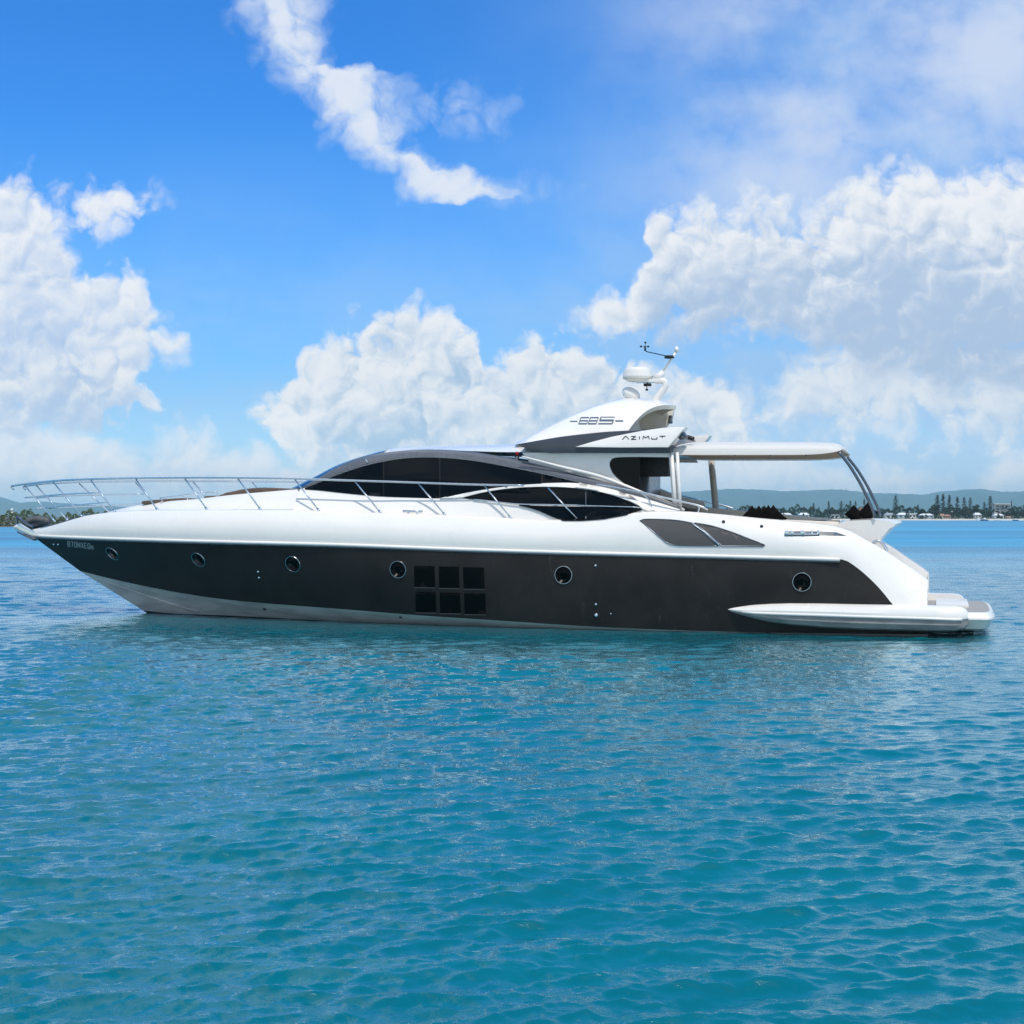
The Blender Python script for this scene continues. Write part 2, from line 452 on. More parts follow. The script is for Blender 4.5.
def spline(pts, n, alpha=0.5):
    """Catmull-Rom through pts, n samples spread evenly along it"""
    P = np.array(pts, float)
    if len(P) == 2:
        return [tuple(P[0] + (P[1] - P[0]) * t) for t in np.linspace(0, 1, n)]
    ext = np.vstack([2 * P[0] - P[1], P, 2 * P[-1] - P[-2]])
    out = []
    for i in range(1, len(ext) - 2):
        p0, p1, p2, p3 = ext[i - 1:i + 3]
        t0 = 0; t1 = t0 + np.linalg.norm(p1 - p0) ** alpha; t2 = t1 + np.linalg.norm(p2 - p1) ** alpha; t3 = t2 + np.linalg.norm(p3 - p2) ** alpha
        for t in np.linspace(t1, t2, 24, endpoint=False):
            A1 = (t1 - t) / (t1 - t0) * p0 + (t - t0) / (t1 - t0) * p1
            A2 = (t2 - t) / (t2 - t1) * p1 + (t - t1) / (t2 - t1) * p2
            A3 = (t3 - t) / (t3 - t2) * p2 + (t - t2) / (t3 - t2) * p3
            B1 = (t2 - t) / (t2 - t0) * A1 + (t - t0) / (t2 - t0) * A2
            B2 = (t3 - t) / (t3 - t1) * A2 + (t - t1) / (t3 - t1) * A3
            out.append((t2 - t) / (t2 - t1) * B1 + (t - t1) / (t2 - t1) * B2)
    out.append(P[-1])
    out = np.array(out)
    d = np.concatenate([[0], np.cumsum(np.linalg.norm(np.diff(out, axis=0), axis=1))])
    s = np.linspace(0, d[-1], n)
    return [tuple(float(np.interp(q, d, out[:, k])) for k in range(P.shape[1])) for q in s]

# ------------------------------------------------------------------ the yacht's own frame
# A0 metres aft of the stem head lies the yacht's origin; x runs aft, y to starboard (away from the camera), z up from the waterline.
TH = R(16.0)
CT, ST = math.cos(TH), math.sin(TH)
BX, BY, A0 = -14.32, 44.52, 13.5
ORI = Vector((BX + A0 * CT, BY - A0 * ST, 0))
yacht = thing('yacht', 'long white and charcoal motor yacht with open hardtop lying at anchor on the water', 'yacht', ORI, -TH)
def solve_a(px, Y):
    k = (px - 512) / FPX
    return (k * (BY + Y * CT) - BX - Y * ST) / (CT + k * ST)
def depth(a, Y): return BY - a * ST + Y * CT
def at(px, py, b=0.0):
    """survey a photographed feature: its point on the port side at half-breadth b (metres, or a function of the station)"""
    if callable(b):
        a = solve_a(px, 0.0)
        for _ in range(40):
            a = 0.5 * a + 0.5 * solve_a(px, -b(a))
        Y = -b(a)
    else:
        Y = -b; a = solve_a(px, Y)
    return Vector((a - A0, Y, CAM_H - (py - HOR) / FPX * depth(a, Y)))
def sta(px, b=0.0): return at(px, 500, b).x + A0
def mirror(p): return Vector((p[0], -p[1], p[2]))
CAM_L = Vector(((-ORI.x) * CT + ORI.y * ST, 0, CAM_H))
CAM_L.y = (-ORI.x) * ST - ORI.y * CT
def ray_dir(px, py):
    d = Vector(((px - 512) / FPX, 1.0, -(py - HOR) / FPX))
    return Vector((d.x * CT - d.y * ST, d.x * ST + d.y * CT, d.z)).normalized()
def bvh_of(*objs):
    vs, fs = [], []
    for o in objs:
        k = len(vs)
        vs += [v.co.copy() for v in o.data.vertices]
        fs += [tuple(i + k for i in p.vertices) for p in o.data.polygons]
    return BVHTree.FromPolygons(vs, fs)
def inside(p, poly):
    x, y = p; r = False; j = len(poly) - 1
    for i in range(len(poly)):
        if (poly[i][1] > y) != (poly[j][1] > y) and x < (poly[j][0] - poly[i][0]) * (y - poly[i][1]) / (poly[j][1] - poly[i][1]) + poly[i][0]:
            r = not r
        j = i
    return r
def patch(poly, bvh, off=0.006, thick=0.02, step=4.0, fallback=None, hole=None, seg=2.0):
    """panel let into a curved side: its outline found on the surface, then given thickness along the surface normal"""
    def dens(pl):
        o = []
        for i in range(len(pl)):
            p, q = pl[i], pl[(i + 1) % len(pl)]
            n = max(1, int(math.dist(p, q) / seg))
            o += [(p[0] + (q[0] - p[0]) * t / n, p[1] + (q[1] - p[1]) * t / n) for t in range(n)]
        return o
    ring = dens(poly)
    pts = [Vector(p) for p in ring]
    edges = [(i, (i + 1) % len(ring)) for i in range(len(ring))]
    if hole:
        hr = dens(hole); k = len(pts)
        pts += [Vector(p) for p in hr]
        edges += [(k + i, k + (i + 1) % len(hr)) for i in range(len(hr))]
    xs = [p[0] for p in ring]; ys = [p[1] for p in ring]
    x = min(xs) + step / 2
    while x < max(xs):
        y = min(ys) + step / 2
        while y < max(ys):
            if inside((x, y), ring) and not (hole and inside((x, y), hr)):
                if min(math.dist((x, y), p) for p in ring) > step * 0.45:
                    pts.append(Vector((x, y)))
            y += step
        x += step
    vs, _, fs, *_r = delaunay_2d_cdt(pts, edges, [], 0, 1e-4)
    keep = []
    for f in fs:
        c = sum((vs[i] for i in f), Vector((0, 0))) / len(f)
        if inside((c.x, c.y), ring) and not (hole and inside((c.x, c.y), hr)):
            keep.append(tuple(f))
    P3, N3 = [], []
    for v in vs:
        d = ray_dir(v.x, v.y)
        loc, nor, idx, dist = bvh.ray_cast(CAM_L, d) if bvh else (None, None, None, None)
        if loc is None and bvh:
            near = bvh.find_nearest(CAM_L + d * 40)
            for t in np.linspace(30, 52, 45):
                q = bvh.find_nearest(CAM_L + d * float(t))
                if q[3] < near[3]: near = q
            loc, nor = near[0], near[1]
        if nor.dot(d) > 0: nor = -nor
        P3.append(loc); N3.append(nor)
    n = len(P3)
    V = [p + q * off for p, q in zip(P3, N3)] + [p + q * (off - thick) for p, q in zip(P3, N3)]
    F, used = [], {}
    for f in keep:
        nn = (V[f[1]] - V[f[0]]).cross(V[f[2]] - V[f[0]])
        g = f if nn.dot(N3[f[0]]) > 0 else f[::-1]
        F.append(g); F.append(tuple(i + n for i in g[::-1]))
        for i in range(len(g)):
            used[(g[i], g[(i + 1) % len(g)])] = 1
    for (i, j) in list(used):
        if (j, i) not in used:
            F.append((j, i, i + n, j + n))
    # drop loose points
    ids = sorted({i for f in F for i in f}); mp = {i: k for k, i in enumerate(ids)}
    return [V[i] for i in ids], [tuple(mp[i] for i in f) for f in F]
def patch_obj(name, poly, bvh, mat, parent, off=0.006, thick=0.02, step=4.0, hole=None, smooth_pts=0, seg=2.0):
    pl = spline(poly + [poly[0]], smooth_pts)[:-1] if smooth_pts else poly
    v, f = patch(pl, bvh, off, thick, step, hole=hole, seg=seg)
    o = mesh_obj(name, v, f, mat, parent)
    for e in o.data.edges: pass
    return autosmooth(o, 50)
def plate(poly, b_out, b_in, tilt=0.0, ytop=None):
    """solid board cut to an outline, its outer face at half-breadth b_out"""
    n = len(poly)
    out = [at(x, y, b_out) for x, y in poly]
    vin = [Vector((p.x, -b_in, p.z)) for p in out]
    tri = delaunay_2d_cdt([Vector((p.x, p.z)) for p in out], [(i, (i + 1) % n) for i in range(n)], [], 1, 1e-6)
    F = []
    for f in tri[2]:
        if len(tri[0]) != n: continue
        a, b_, c = (out[i] for i in f[:3])
        nn = (b_ - a).cross(c - a)
        g = tuple(f) if nn.y < 0 else tuple(f)[::-1]
        F.append(g); F.append(tuple(i + n for i in g[::-1]))
    for i in range(n):
        F.append((i, (i + 1) % n, (i + 1) % n + n, i + n))
    return out + vin, F
def flip_y(vf):
    v, f = vf
    return [mirror(p) for p in v], [q[::-1] for q in f]
def bevel(o, w=0.02, seg=2, deg=40):
    me = o.data
    bm = bmesh.new(); bm.from_mesh(me)
    bmesh.ops.remove_doubles(bm, verts=bm.verts, dist=1e-5)
    bmesh.ops.recalc_face_normals(bm, faces=bm.faces)
    es = [e for e in bm.edges if len(e.link_faces) == 2 and e.calc_face_angle(0) > R(deg)]
    bmesh.ops.bevel(bm, geom=es, offset=w, segments=seg, affect='EDGES', profile=0.6, clamp_overlap=True)
    for e in bm.edges:
        if len(e.link_faces) == 2 and e.calc_face_angle(0) > R(30): e.smooth = False
    bm.to_mesh(me); bm.free()
    me.polygons.foreach_set('use_smooth', [True] * len(me.polygons))
    return o

# ------------------------------------------------------------------ hull
def breadth(a0, bmax, L, p, taper=0.12):
    def b(a):
        t = min(max((a - a0) / L, 0), 1)
        w = bmax * (1 - (1 - t) ** p)
        return w - taper * max(0.0, (a - 18) / 8) ** 1.5
    return b
A_CH, A_WL = sta(80), sta(147)
b_rr = breadth(sta(31), 3.10, 12.5, 2.1)
b_ch = breadth(A_CH, 2.92, 14.0, 1.6)
b_wl = breadth(A_WL, 2.74, 14.0, 1.5)
def b_g(a): return max(0.0, b_rr(a) - 0.24 * min(1, max(0, a) / 5) - 0.26 * min(1, max(0, (a - 21) / 4)))
L_RR = [(31, 535), (60, 536.5), (100, 538), (160, 539.8), (230, 541.7), (340, 544.5), (460, 549), (590, 552.8), (720, 556), (838, 559.3), (845, 560.3), (852, 564.3), (862, 572), (875, 584), (884, 594), (892.5, 604.5), (908, 619), (927.5, 632)]
L_CH = [(80, 571), (125, 582), (187, 594), (230, 600), (340, 609), (415, 615), (490, 620), (600, 627), (720, 631.5), (800, 633), (927.5, 634.5)]
L_WL = [(147, 613), (175, 615.5), (230, 617), (340, 622), (490, 627.5), (600, 631), (720, 634.5), (800, 636), (927.5, 639)]
L_GUN = [(31, 531.5), (45, 528), (60, 523.5), (82, 517.2), (98, 514.5), (115, 512.6), (140, 511.2), (200, 510.6), (260, 510.8), (320, 511.7), (380, 513.8), (445, 516), (490, 518), (520, 519.8), (550, 520.6), (580, 519.6), (610, 516.6),
         (640, 513.0), (680, 512.2), (720, 515.2), (760, 519.2), (800, 522.6), (830, 526), (850, 532), (866, 541), (882, 549.8), (905, 565), (920, 575), (927.5, 581)]
NU = 240
def fan(n):                       # more stations towards the bow
    t = np.linspace(0, 1, n); return 0.55 * t + 0.45 * t ** 2
def ycurve(line):
    P = np.array(spline(line, 500)); return lambda x: float(np.interp(x, P[:, 0], P[:, 1]))
Y_GUN, Y_RR = ycurve(L_GUN), ycurve(L_RR)
def sample(line, bf, n=NU):
    f = ycurve(line); x0, x1 = line[0][0], line[-1][0]
    return [at(x0 + (x1 - x0) * t, f(x0 + (x1 - x0) * t), bf) for t in fan(n)]
rr, ch, wl, gun = sample(L_RR, b_rr), sample(L_CH, b_ch), sample(L_WL, b_wl), sample(L_GUN, b_g)
for q in (rr[0], ch[0], wl[0], gun[0]): q.y = 0.0
bot = [Vector((w.x + 0.35 * (1 - i / NU), w.y * 0.86, -0.55)) for i, w in enumerate(wl)]
keel = [Vector((w.x + 0.7 * (1 - i / NU), 0, -0.9)) for i, w in enumerate(wl)]
def between(p, q, t, flare):
    r = p.lerp(q, t); r.y *= 1 + flare * 4 * t * (1 - t); return r
def bow(i, k=3.0): return max(0.0, 1 - i / NU * k)
mids = [[between(c, r, t, 0.03 - 0.13 * bow(i)) for i, (c, r) in enumerate(zip(ch, rr))] for t in (0.2, 0.4, 0.6, 0.8)]
tops = []
for t in (0.12, 0.3, 0.5, 0.7, 0.86, 0.95):
    row = []
    for i, (r, g) in enumerate(zip(rr, gun)):
        q = r.lerp(g, t)
        # topsides stand plumb, then roll in to the gunwale
        q.y = r.y + (g.y - r.y) * t ** 2.2 - 0.05 * math.sin(math.pi * t) * min(1, 6.5 * i / NU)
        row.append(q)
    tops.append(row)
for i in range(NU):
    px_ = 31 + (927.5 - 31) * fan(NU)[i]
    w_ = min(1, max(0, (px_ - 800) / 100)); w_ = w_ * w_ * (3 - 2 * w_)
    if w_ > 0:
        c_, g_ = ch[i], gun[i]
        for q in [m[i] for m in mids] + [rr[i]] + [t[i] for t in tops]:
            t = max(0.0, min(1.0, (q.z - c_.z) / max(0.05, g_.z - c_.z)))
            yy = c_.y + (g_.y - c_.y) * t ** 1.8 - 0.16 * math.sin(math.pi * t ** 0.8)
            q.y += (yy - q.y) * w_
def both(rows): return [rows, [[mirror(p) for p in r] for r in rows]]
M = MB()
for k, rw in enumerate(both([ch] + mids + [rr])): M.grid(rw, flip=(k == 1))
hull = M.build('hull', 'charcoal hull paint', yacht, auto=60)
M = MB()
for k, rw in enumerate(both([[w.lerp(c, 0.06) for w, c in zip(wl, ch)], [between(w, c, 0.5, 0.0 - 0.08 * bow(i)) for i, (w, c) in enumerate(zip(wl, ch))], [c.copy() for c in ch]])): M.grid(rw, flip=(k == 1))
band = M.build('boot_stripe', 'boot stripe', yacht, auto=60)
M = MB()
for k, rw in enumerate(both([keel, bot, wl, [w.lerp(c, 0.06) for w, c in zip(wl, ch)]])): M.grid(rw, flip=(k == 1))
end = [keel[-1], bot[-1], wl[-1], ch[-1]]
bottom = M.build('bottom', 'antifouling', yacht, auto=60)
M = MB()
cap_in = [Vector((g.x, min(0.0, g.y + min(0.16, -g.y * 0.3)), g.z + 0.012)) for g in gun]
for k, rw in enumerate(both([rr] + tops + [gun, [g.lerp(c, 0.5) + Vector((0, 0, 0.02)) for g, c in zip(gun, cap_in)], cap_in])): M.grid(rw, flip=(k == 1))
topside = M.build('topside', 'white gelcoat', yacht, auto=60)
_M = MB(); _M.grid([wl, ch] + mids + [rr] + tops + [gun, cap_in])
BV_SIDE = BVHTree.FromPolygons([Vector(v) for v in _M.v], _M.f)

# transom: closes the hull between the two quarters
M = MB()
ed = [bot[-1], wl[-1], ch[-1]] + [m[-1] for m in mids] + [rr[-1]] + [t[-1] for t in tops] + [gun[-1]]
M.grid([ed, [Vector((p.x - 0.03, p.y * 0.86, p.z)) for p in ed], [Vector((p.x - 0.03, p.y * 0.84, p.z)) for p in ed]], flip=True)
M.grid([[mirror(p) for p in ed], [Vector((p.x - 0.03, -p.y * 0.86, p.z)) for p in ed], [Vector((p.x - 0.03, -p.y * 0.84, p.z)) for p in ed]])
lowrow = [p for p in ed if p.z < 1.0]
M.grid([[Vector((p.x - 0.02, p.y * t, p.z)) for p in lowrow] for t in np.linspace(1, -1, 9)], flip=True)
M.build('transom', 'white gelcoat', yacht, auto=40)

# rubbing strake
for side in (0, 1):
    pts = [at(x, y + 0.3, b_rr) + Vector((0, -0.012, 0)) for x, y in spline([(33, 535.2)] + L_RR[1:9] + [(840, 559.2)], 90)]
    if side: pts = [mirror(p) for p in pts]
    M = MB(); M.tube(pts, 0.042, 8); M.build('rubbing_strake', 'white moulding', yacht)
    M = MB(); M.tube([p + Vector((0, 0.012 * (1 if not side else -1), -0.055)) for p in pts], 0.022, 6); M.build('strake_insert', 'grey trim', yacht)

# ------------------------------------------------------------------ decks
fore = [(x, y) for x, y in ((31, 531.5), (60, 524.3), (85, 516), (115, 507), (135, 503.5), (150, 501.5), (180, 499.2), (215, 495.2), (256, 491.6), (290, 489.2), (330, 489.5), (420, 491), (560, 493), (660, 500))]
Yf = ycurve(fore)
rows = [[], [], [], [], [], []]
for t in np.linspace(0, 1, 80):
    x = 31 + (640 - 31) * t
    g = at(x, Y_GUN(x), b_g); a = g.x + A0; bg = -g.y
    bc1, bc2 = max(0.68 * bg, bg - 0.55) , max(0.5 * bg, bg - 0.85)
    zc = at(x, min(Yf(x), Y_GUN(x) - 0.3), bc2).z
    rows[0].append(Vector((g.x, -bg * 0.985 + 0.0, g.z - 0.01)))
    rows[1].append(Vector((g.x, -(bg * 0.4 + bc1 * 0.6), g.z + 0.0)))
    rows[2].append(Vector((g.x, -bc1, g.z + 0.05)))
    rows[3].append(Vector((g.x, -(bc1 * 0.45 + bc2 * 0.55), g.z * 0.35 + zc * 0.65)))
    rows[4].append(Vector((g.x, -bc2, zc)))
    rows[5].append(Vector((g.x, 0, zc + 0.05 * min(1, bg))))
M = MB()
for k, rw in enumerate(both(rows)): M.grid(rw, flip=(k == 1))
foredeck = M.build('foredeck', 'white moulding', yacht, auto=70)

# aft deck and the inner faces of the bulwarks
xs = np.linspace(640, 927, 40)
rows = [[], [], [], []]
for x in xs:
    g = at(float(x), Y_GUN(float(x)), b_g); bg = -g.y
    fl = 1.85 if x < 850 else max(0.62, 1.85 - (x - 850) / 70 * 1.25)
    fl = min(fl, g.z - 0.05)
    rows[0].append(Vector((g.x, -bg + 0.15, g.z + 0.005)))
    rows[1].append(Vector((g.x, -bg + 0.30, g.z - 0.03)))
    rows[2].append(Vector((g.x, -bg + 0.36, fl)))
    rows[3].append(Vector((g.x, 0, fl + 0.01)))
M = MB()
for k, rw in enumerate(both(rows)): M.grid(rw, flip=(k == 1))
M.build('aft_deck', 'white moulding', yacht, auto=40)

# ------------------------------------------------------------------ cabin
R1 = [(300, 489.5), (340, 494.5), (380, 497), (420, 498), (450, 498), (480, 497.4), (520, 496), (560, 496), (600, 497.5), (640, 503), (680, 511)]
R2 = [(300, 489), (315, 483.5), (330, 477), (365, 465), (400, 458), (430, 456.5), (470, 459.5), (520, 468.5), (555, 476), (600, 487), (640, 496.5), (680, 509)]
R3 = [(300, 488.5), (320, 477), (340, 465.5), (366, 456), (400, 451), (430, 449.5), (470, 451.5), (500, 456), (520, 460), (560, 469.5), (600, 480), (640, 491), (680, 506)]
y1, y2, y3 = ycurve(R1), ycurve(R2), ycurve(R3)
def lerpt(x, pts): return float(np.interp(x, [p[0] for p in pts], [p[1] for p in pts]))
def bR1(x): return lerpt(x, [(300, 2.12), (340, 2.28), (400, 2.42), (500, 2.5), (600, 2.52), (680, 2.5)])
def bR2(x): return lerpt(x, [(300, 2.08), (340, 2.06), (400, 2.02), (470, 2.08), (560, 2.25), (640, 2.36), (680, 2.4)])
def bR3(x): return lerpt(x, [(300, 2.04), (340, 1.95), (400, 1.84), (470, 1.92), (560, 2.16), (640, 2.3), (680, 2.34)])
X = np.concatenate([np.linspace(300, 340, 14), np.linspace(345, 680, 70)])
r0, r1, r2, r3, r12, r01 = [], [], [], [], [], []
for x in X:
    x = float(x)
    g = at(x, Y_GUN(x), b_g)
    p1 = at(x, y1(x), bR1(x)); p2 = at(x, y2(x), bR2(x)); p3 = at(x, y3(x), bR3(x))
    r0.append(Vector((p1.x, g.y + 0.16, min(g.z, p1.z) - 0.02))); r1.append(p1); r2.append(p2); r3.append(p3)
    q = p1.lerp(p2, 0.5); q.y -= 0.05 * min(1, (x - 300) / 60); r12.append(q)
    q = r0[-1].lerp(p1, 0.6); q.y -= 0.04; r01.append(q)
M = MB()
for k, rw in enumerate(both([r0, r01, r1, r12, r2])): M.grid(rw, flip=(k == 1))
cabin = M.build('cabin_side', 'white gelcoat', yacht, auto=70)
M = MB()
mid23 = [p.lerp(q, 0.5) + Vector((0, -0.03, 0.0)) for p, q in zip(r2, r3)]
lip = [q + Vector((0, 0.05, -0.01)) for q in r3]
for k, rw in enumerate(both([[p + Vector((0, -0.025, 0)) for p in r2], [p + Vector((0, -0.03, 0)) for p in mid23], [p + Vector((0, -0.02, 0)) for p in r3], lip])): M.grid(rw, flip=(k == 1))
M.build('roof_rail', 'grey trim', yacht, auto=70)
BV_CAB = bvh_of(cabin, topside, foredeck)

# roof and windscreen
ROOF_E = [(300, 488.5), (320, 477), (340, 465.5), (366, 456), (400, 451), (430, 449.5), (470, 451), (500, 452.0), (540, 452), (672, 451.5)]
ROOF_C = [(300, 488.4), (320, 476.8), (340, 465.2), (366, 455.2), (384, 449.4), (396, 447.4), (440, 446), (490, 444.6), (515, 442.8), (545, 441.5), (672, 441.5)]
ye, yc = ycurve(ROOF_E), ycurve(ROOF_C)
V = np.linspace(-1, 1, 25)
roofrows, glassrows = [], []
for x in np.concatenate([np.linspace(300, 384, 30), np.linspace(388, 672, 50)]):
    x = float(x)
    be = lerpt(x, [(300, 2.0), (340, 1.92), (400, 1.82), (470, 1.92), (672, 2.12)])
    e = at(x, ye(x), be)
    zc = max(e.z + 0.01, at(x, yc(x), 0.4).z)
    fb = 0.95 * max(0.0, 1 - (x - 300) / 130) ** 1.2
    row = [Vector((e.x - fb * (1 - v * v), be * v, e.z + (zc - e.z) * (1 - abs(v) ** 2.6))) for v in V]
    if x <= 384: glassrows.append(row)
    if x >= 384: roofrows.append(row)
M = MB(); M.grid(glassrows, flip=False); M.build('windscreen', 'window glass', yacht)
M = MB(); M.grid([glassrows[-1]] + roofrows, flip=False); roof = M.build('roof', 'white gelcoat', yacht)

# upper side windows: four panes
def pane(name, poly, mat='window glass', parent=yacht, off=0.012, thick=0.03, step=4, seg=2.0):
    return patch_obj(name, poly, BV_CAB, mat, parent, off, thick, step, seg=seg)
def top_w(x): return y2(x) + 1.0
LOW = [(304, 489.6), (320, 490.6), (340, 492.8), (380, 496.4), (410, 497.6), (436, 498.4), (444, 498), (460, 494.5), (476, 491), (500, 487.4), (525, 485), (550, 483.8), (582, 483.3)]
ylow = ycurve(LOW)
def winpoly(x0, x1):
    xs = np.linspace(x0, x1, max(5, int((x1 - x0) / 4)))
    up = [(float(x), min(top_w(float(x)), ylow(float(x)) - 0.2)) for x in xs]
    dn = [(float(x), ylow(float(x))) for x in xs[::-1]]
    return up + dn
pane('window_seal', winpoly(306, 577), 'black rubber', off=0.005, thick=0.01)
for x0, x1 in ((305, 383.5), (384.2, 439.6), (440.3, 541.7), (542.3, 579)):
    pane('side_window', winpoly(x0, x1))

# lower window, its arch and the trim across it
ARCH_T = [(462, 498.2), (476, 494.6), (490, 491.6), (515, 488.4), (540, 487.3), (565, 487.8), (590, 490.4), (615, 496.4), (636, 505), (643, 509.4)]
up = spline(ARCH_T, 30)
bot_u = [(640, 507.2), (615, 505.9), (585, 505.3), (552, 504.7), (516, 503.9), (490, 501.2), (474, 499.8)]
pane('side_window', up[:-2] + bot_u, step=3.5)
pane('side_window', [(519, 505.6), (552, 506.4), (585, 507), (615, 507.6), (640, 508.8), (642, 510), (626, 515.2), (604, 519.3), (582, 521.0), (563, 521.0), (552, 517.0), (540, 511.6), (530, 508.2)], step=3.5, off=0.05, thick=0.07)
ARCH_O = [(440, 499.4), (458, 495.3), (476, 491.8), (500, 488), (525, 485.4), (550, 484.2), (575, 484.4), (600, 488), (624, 494.4), (644, 504), (655, 511)]
pane('window_arch', spline(ARCH_O, 40) + [(648, 511.5)] + up[::-1] + [(450, 499.2)], 'white gelcoat', off=0.05, thick=0.09, step=4)
def surf_pts(pts, bv, off=0.02):
    o = []
    for x, y in pts:
        loc, nor, i, d = bv.ray_cast(CAM_L, ray_dir(x, y))
        if loc is None: continue
        if nor.dot(ray_dir(x, y)) > 0: nor = -nor
        o.append(loc + nor * off)
    return o
M = MB(); M.tube(surf_pts(spline([(474, 500.4), (490, 502), (516, 504.8), (552, 505.5), (585, 506.1), (638, 508)], 30), BV_CAB, 0.05), 0.018, 6); M.build('window_trim', 'chrome', yacht)
M = MB(); M.tube(surf_pts(spline([(586, 491), (586, 520)], 8), BV_CAB, 0.018), 0.010, 6); M.build('window_mullion', 'dark steel', yacht)

# ------------------------------------------------------------------ open saloon wall, hardtop, arch
WALL = [(522, 452.6), (600, 452.6), (670, 452.6), (674, 460), (681, 511.5), (660, 507), (640, 498), (600, 487), (560, 476), (535, 469)]
HOLE = spline([(669, 457.2), (620, 457.2), (612, 458.6), (609.3, 463.5), (612.5, 473), (624, 483.6), (640, 490.5), (656, 496.5), (672.3, 503)], 40)
class Flat:
    """a plane at half-breadth b, standing in for a surface"""
    def __init__(self, b): self.b = b
    def ray_cast(self, o, d):
        t = (-self.b - o.y) / d.y
        return o + d * t, Vector((0, -1, 0)), 0, t
F215 = Flat(2.06)
for side in (0, 1):
    vf = patch(WALL, F215, 0.0, 0.07, 8, hole=HOLE if not side else [(x + 16 * min(1, max(0, (x - 650) / 19)), y) for x, y in HOLE], seg=3)
    if side: vf = flip_y(vf)
    o = mesh_obj('saloon_wall', vf[0], vf[1], 'white moulding', yacht); autosmooth(o, 40)
    # raised white rim that frames the opening and sweeps down to the coaming
    rim = spline([(522, 456.4), (560, 466.5), (600, 476.5), (625, 485.8), (640, 492), (656, 498), (676, 506.5), (684, 510.6)], 40)
    pts = [at(x, y, 2.2) for x, y in rim]
    if side: pts = [mirror(p) for p in pts]
    M = MB(); M.tube(pts, [0.02 + 0.025 * min(1, i / 12) for i in range(40)], 8); M.build('opening_rim', 'white gelcoat', yacht)
    rim = spline([(520, 459.6), (560, 469.5), (600, 480), (640, 492.8), (672, 507)], 30)
    pts = [at(x, y + 1, 2.26) for x, y in rim]
    if side: pts = [mirror(p) for p in pts]
    M = MB(); M.tube(pts, 0.018, 6); M.build('grab_rail', 'dark steel', yacht)
    # frame posts of the opening
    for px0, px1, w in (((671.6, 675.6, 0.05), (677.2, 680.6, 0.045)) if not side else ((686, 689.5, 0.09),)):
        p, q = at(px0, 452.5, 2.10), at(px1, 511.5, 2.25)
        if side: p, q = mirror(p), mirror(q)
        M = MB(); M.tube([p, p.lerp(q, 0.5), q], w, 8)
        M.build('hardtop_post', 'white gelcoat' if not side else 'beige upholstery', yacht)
vf = patch([(609.5, 463.5), (612, 458.8), (617, 457.3), (640, 457.3), (640, 490.3), (624, 483.4), (612.7, 473)], Flat(2.03), 0, 0.015, 8)
mesh_obj('saloon_glass', vf[0], vf[1], 'window glass', yacht, smooth=False)
# recess moulding lines on the wall
vf = patch([(583, 463.6), (604, 465.4), (604, 468.2), (590, 467)], F215, 0.02, 0.04, 6); mesh_obj('step_tread', vf[0], vf[1], 'white gelcoat', yacht, smooth=False)

# saloon interior: bulkhead, hanging cabinet, seats
def lbox(name, mat, a0, a1, y0, y1_, z0, z1, bev=0.03, par=yacht):
    M = MB(); M.box(((a0 + a1) / 2 - A0, (y0 + y1_) / 2, (z0 + z1) / 2), a1 - a0, y1_ - y0, z1 - z0)
    o = M.build(name, mat, par); return bevel(o, bev, 2) if bev else o
aw = sta(640, 1.0)
lbox('bulkhead', 'slate paint', aw - 0.06, aw, -1.2, 1.9, 1.9, 4.25, 0)
p, q = at(638, 457, 1.1), at(669, 476.3, 1.1)
lbox('galley_cabinet', 'black rubber', p.x + A0, q.x + A0, -1.2, -0.7, q.z, 4.3, 0.03)
M = MB(); M.tube([at(635.5, y, 1.25) for y in (460, 464, 468, 473)], 0.05, 8); M.build('door_handle', 'chrome', yacht)
# cockpit sofas (beige), seen over the coaming
def sofa(poly, bo, bi, mat='pale upholstery'):
    vf = plate(poly, bo, bi); o = mesh_obj('cockpit_sofa', vf[0], vf[1], mat, yacht); return bevel(o, 0.04, 2)
sofa([(700, 507), (718, 508.6), (742, 510.8), (790, 515.0), (840, 520.3), (840, 540), (700, 540)], -1.5, -2.3)
sofa([(690, 516), (838, 522), (838, 545), (690, 545)], 1.9, 1.2)
lbox('cockpit_table', 'teak', sta(814), sta(838), -0.4, 0.9, 2.42, 2.70, 0.03)

# hardtop slab with its dark side
top_pts = [(518, 445.8), (535, 442), (560, 436.8), (605, 431.8), (640, 430), (668, 430)]
vf = plate(top_pts + [(672, 440), (670, 453), (600, 453), (548, 453), (534, 450.6)], 2.26, -2.26)
ht = mesh_obj('hardtop', vf[0], vf[1], 'slate paint', yacht); bevel(ht, 0.03, 2)
# side wings that carry the builder's lettering
FIN = [(574, 447), (590, 442), (610, 436.6), (640, 430.4), (662, 427.3), (676, 426.4), (684.5, 426.4), (681, 431), (668, 447.4), (620, 447.6)]
for side in (0, 1):
    vf = plate(FIN, 2.40, 1.80)
    v = vf[0]; n = len(FIN); zmin = min(p.z for p in v); zmax = max(p.z for p in v)
    for p in v[:n]: p.y += 0.16 * (p.z - zmin) / (zmax - zmin)
    if side: v, f = flip_y((v, vf[1]))
    else: f = vf[1]
    o = mesh_obj('hardtop_wing', v, f, 'white gelcoat', yacht); bevel(o, 0.035, 2)
    if not side: fin_o = o

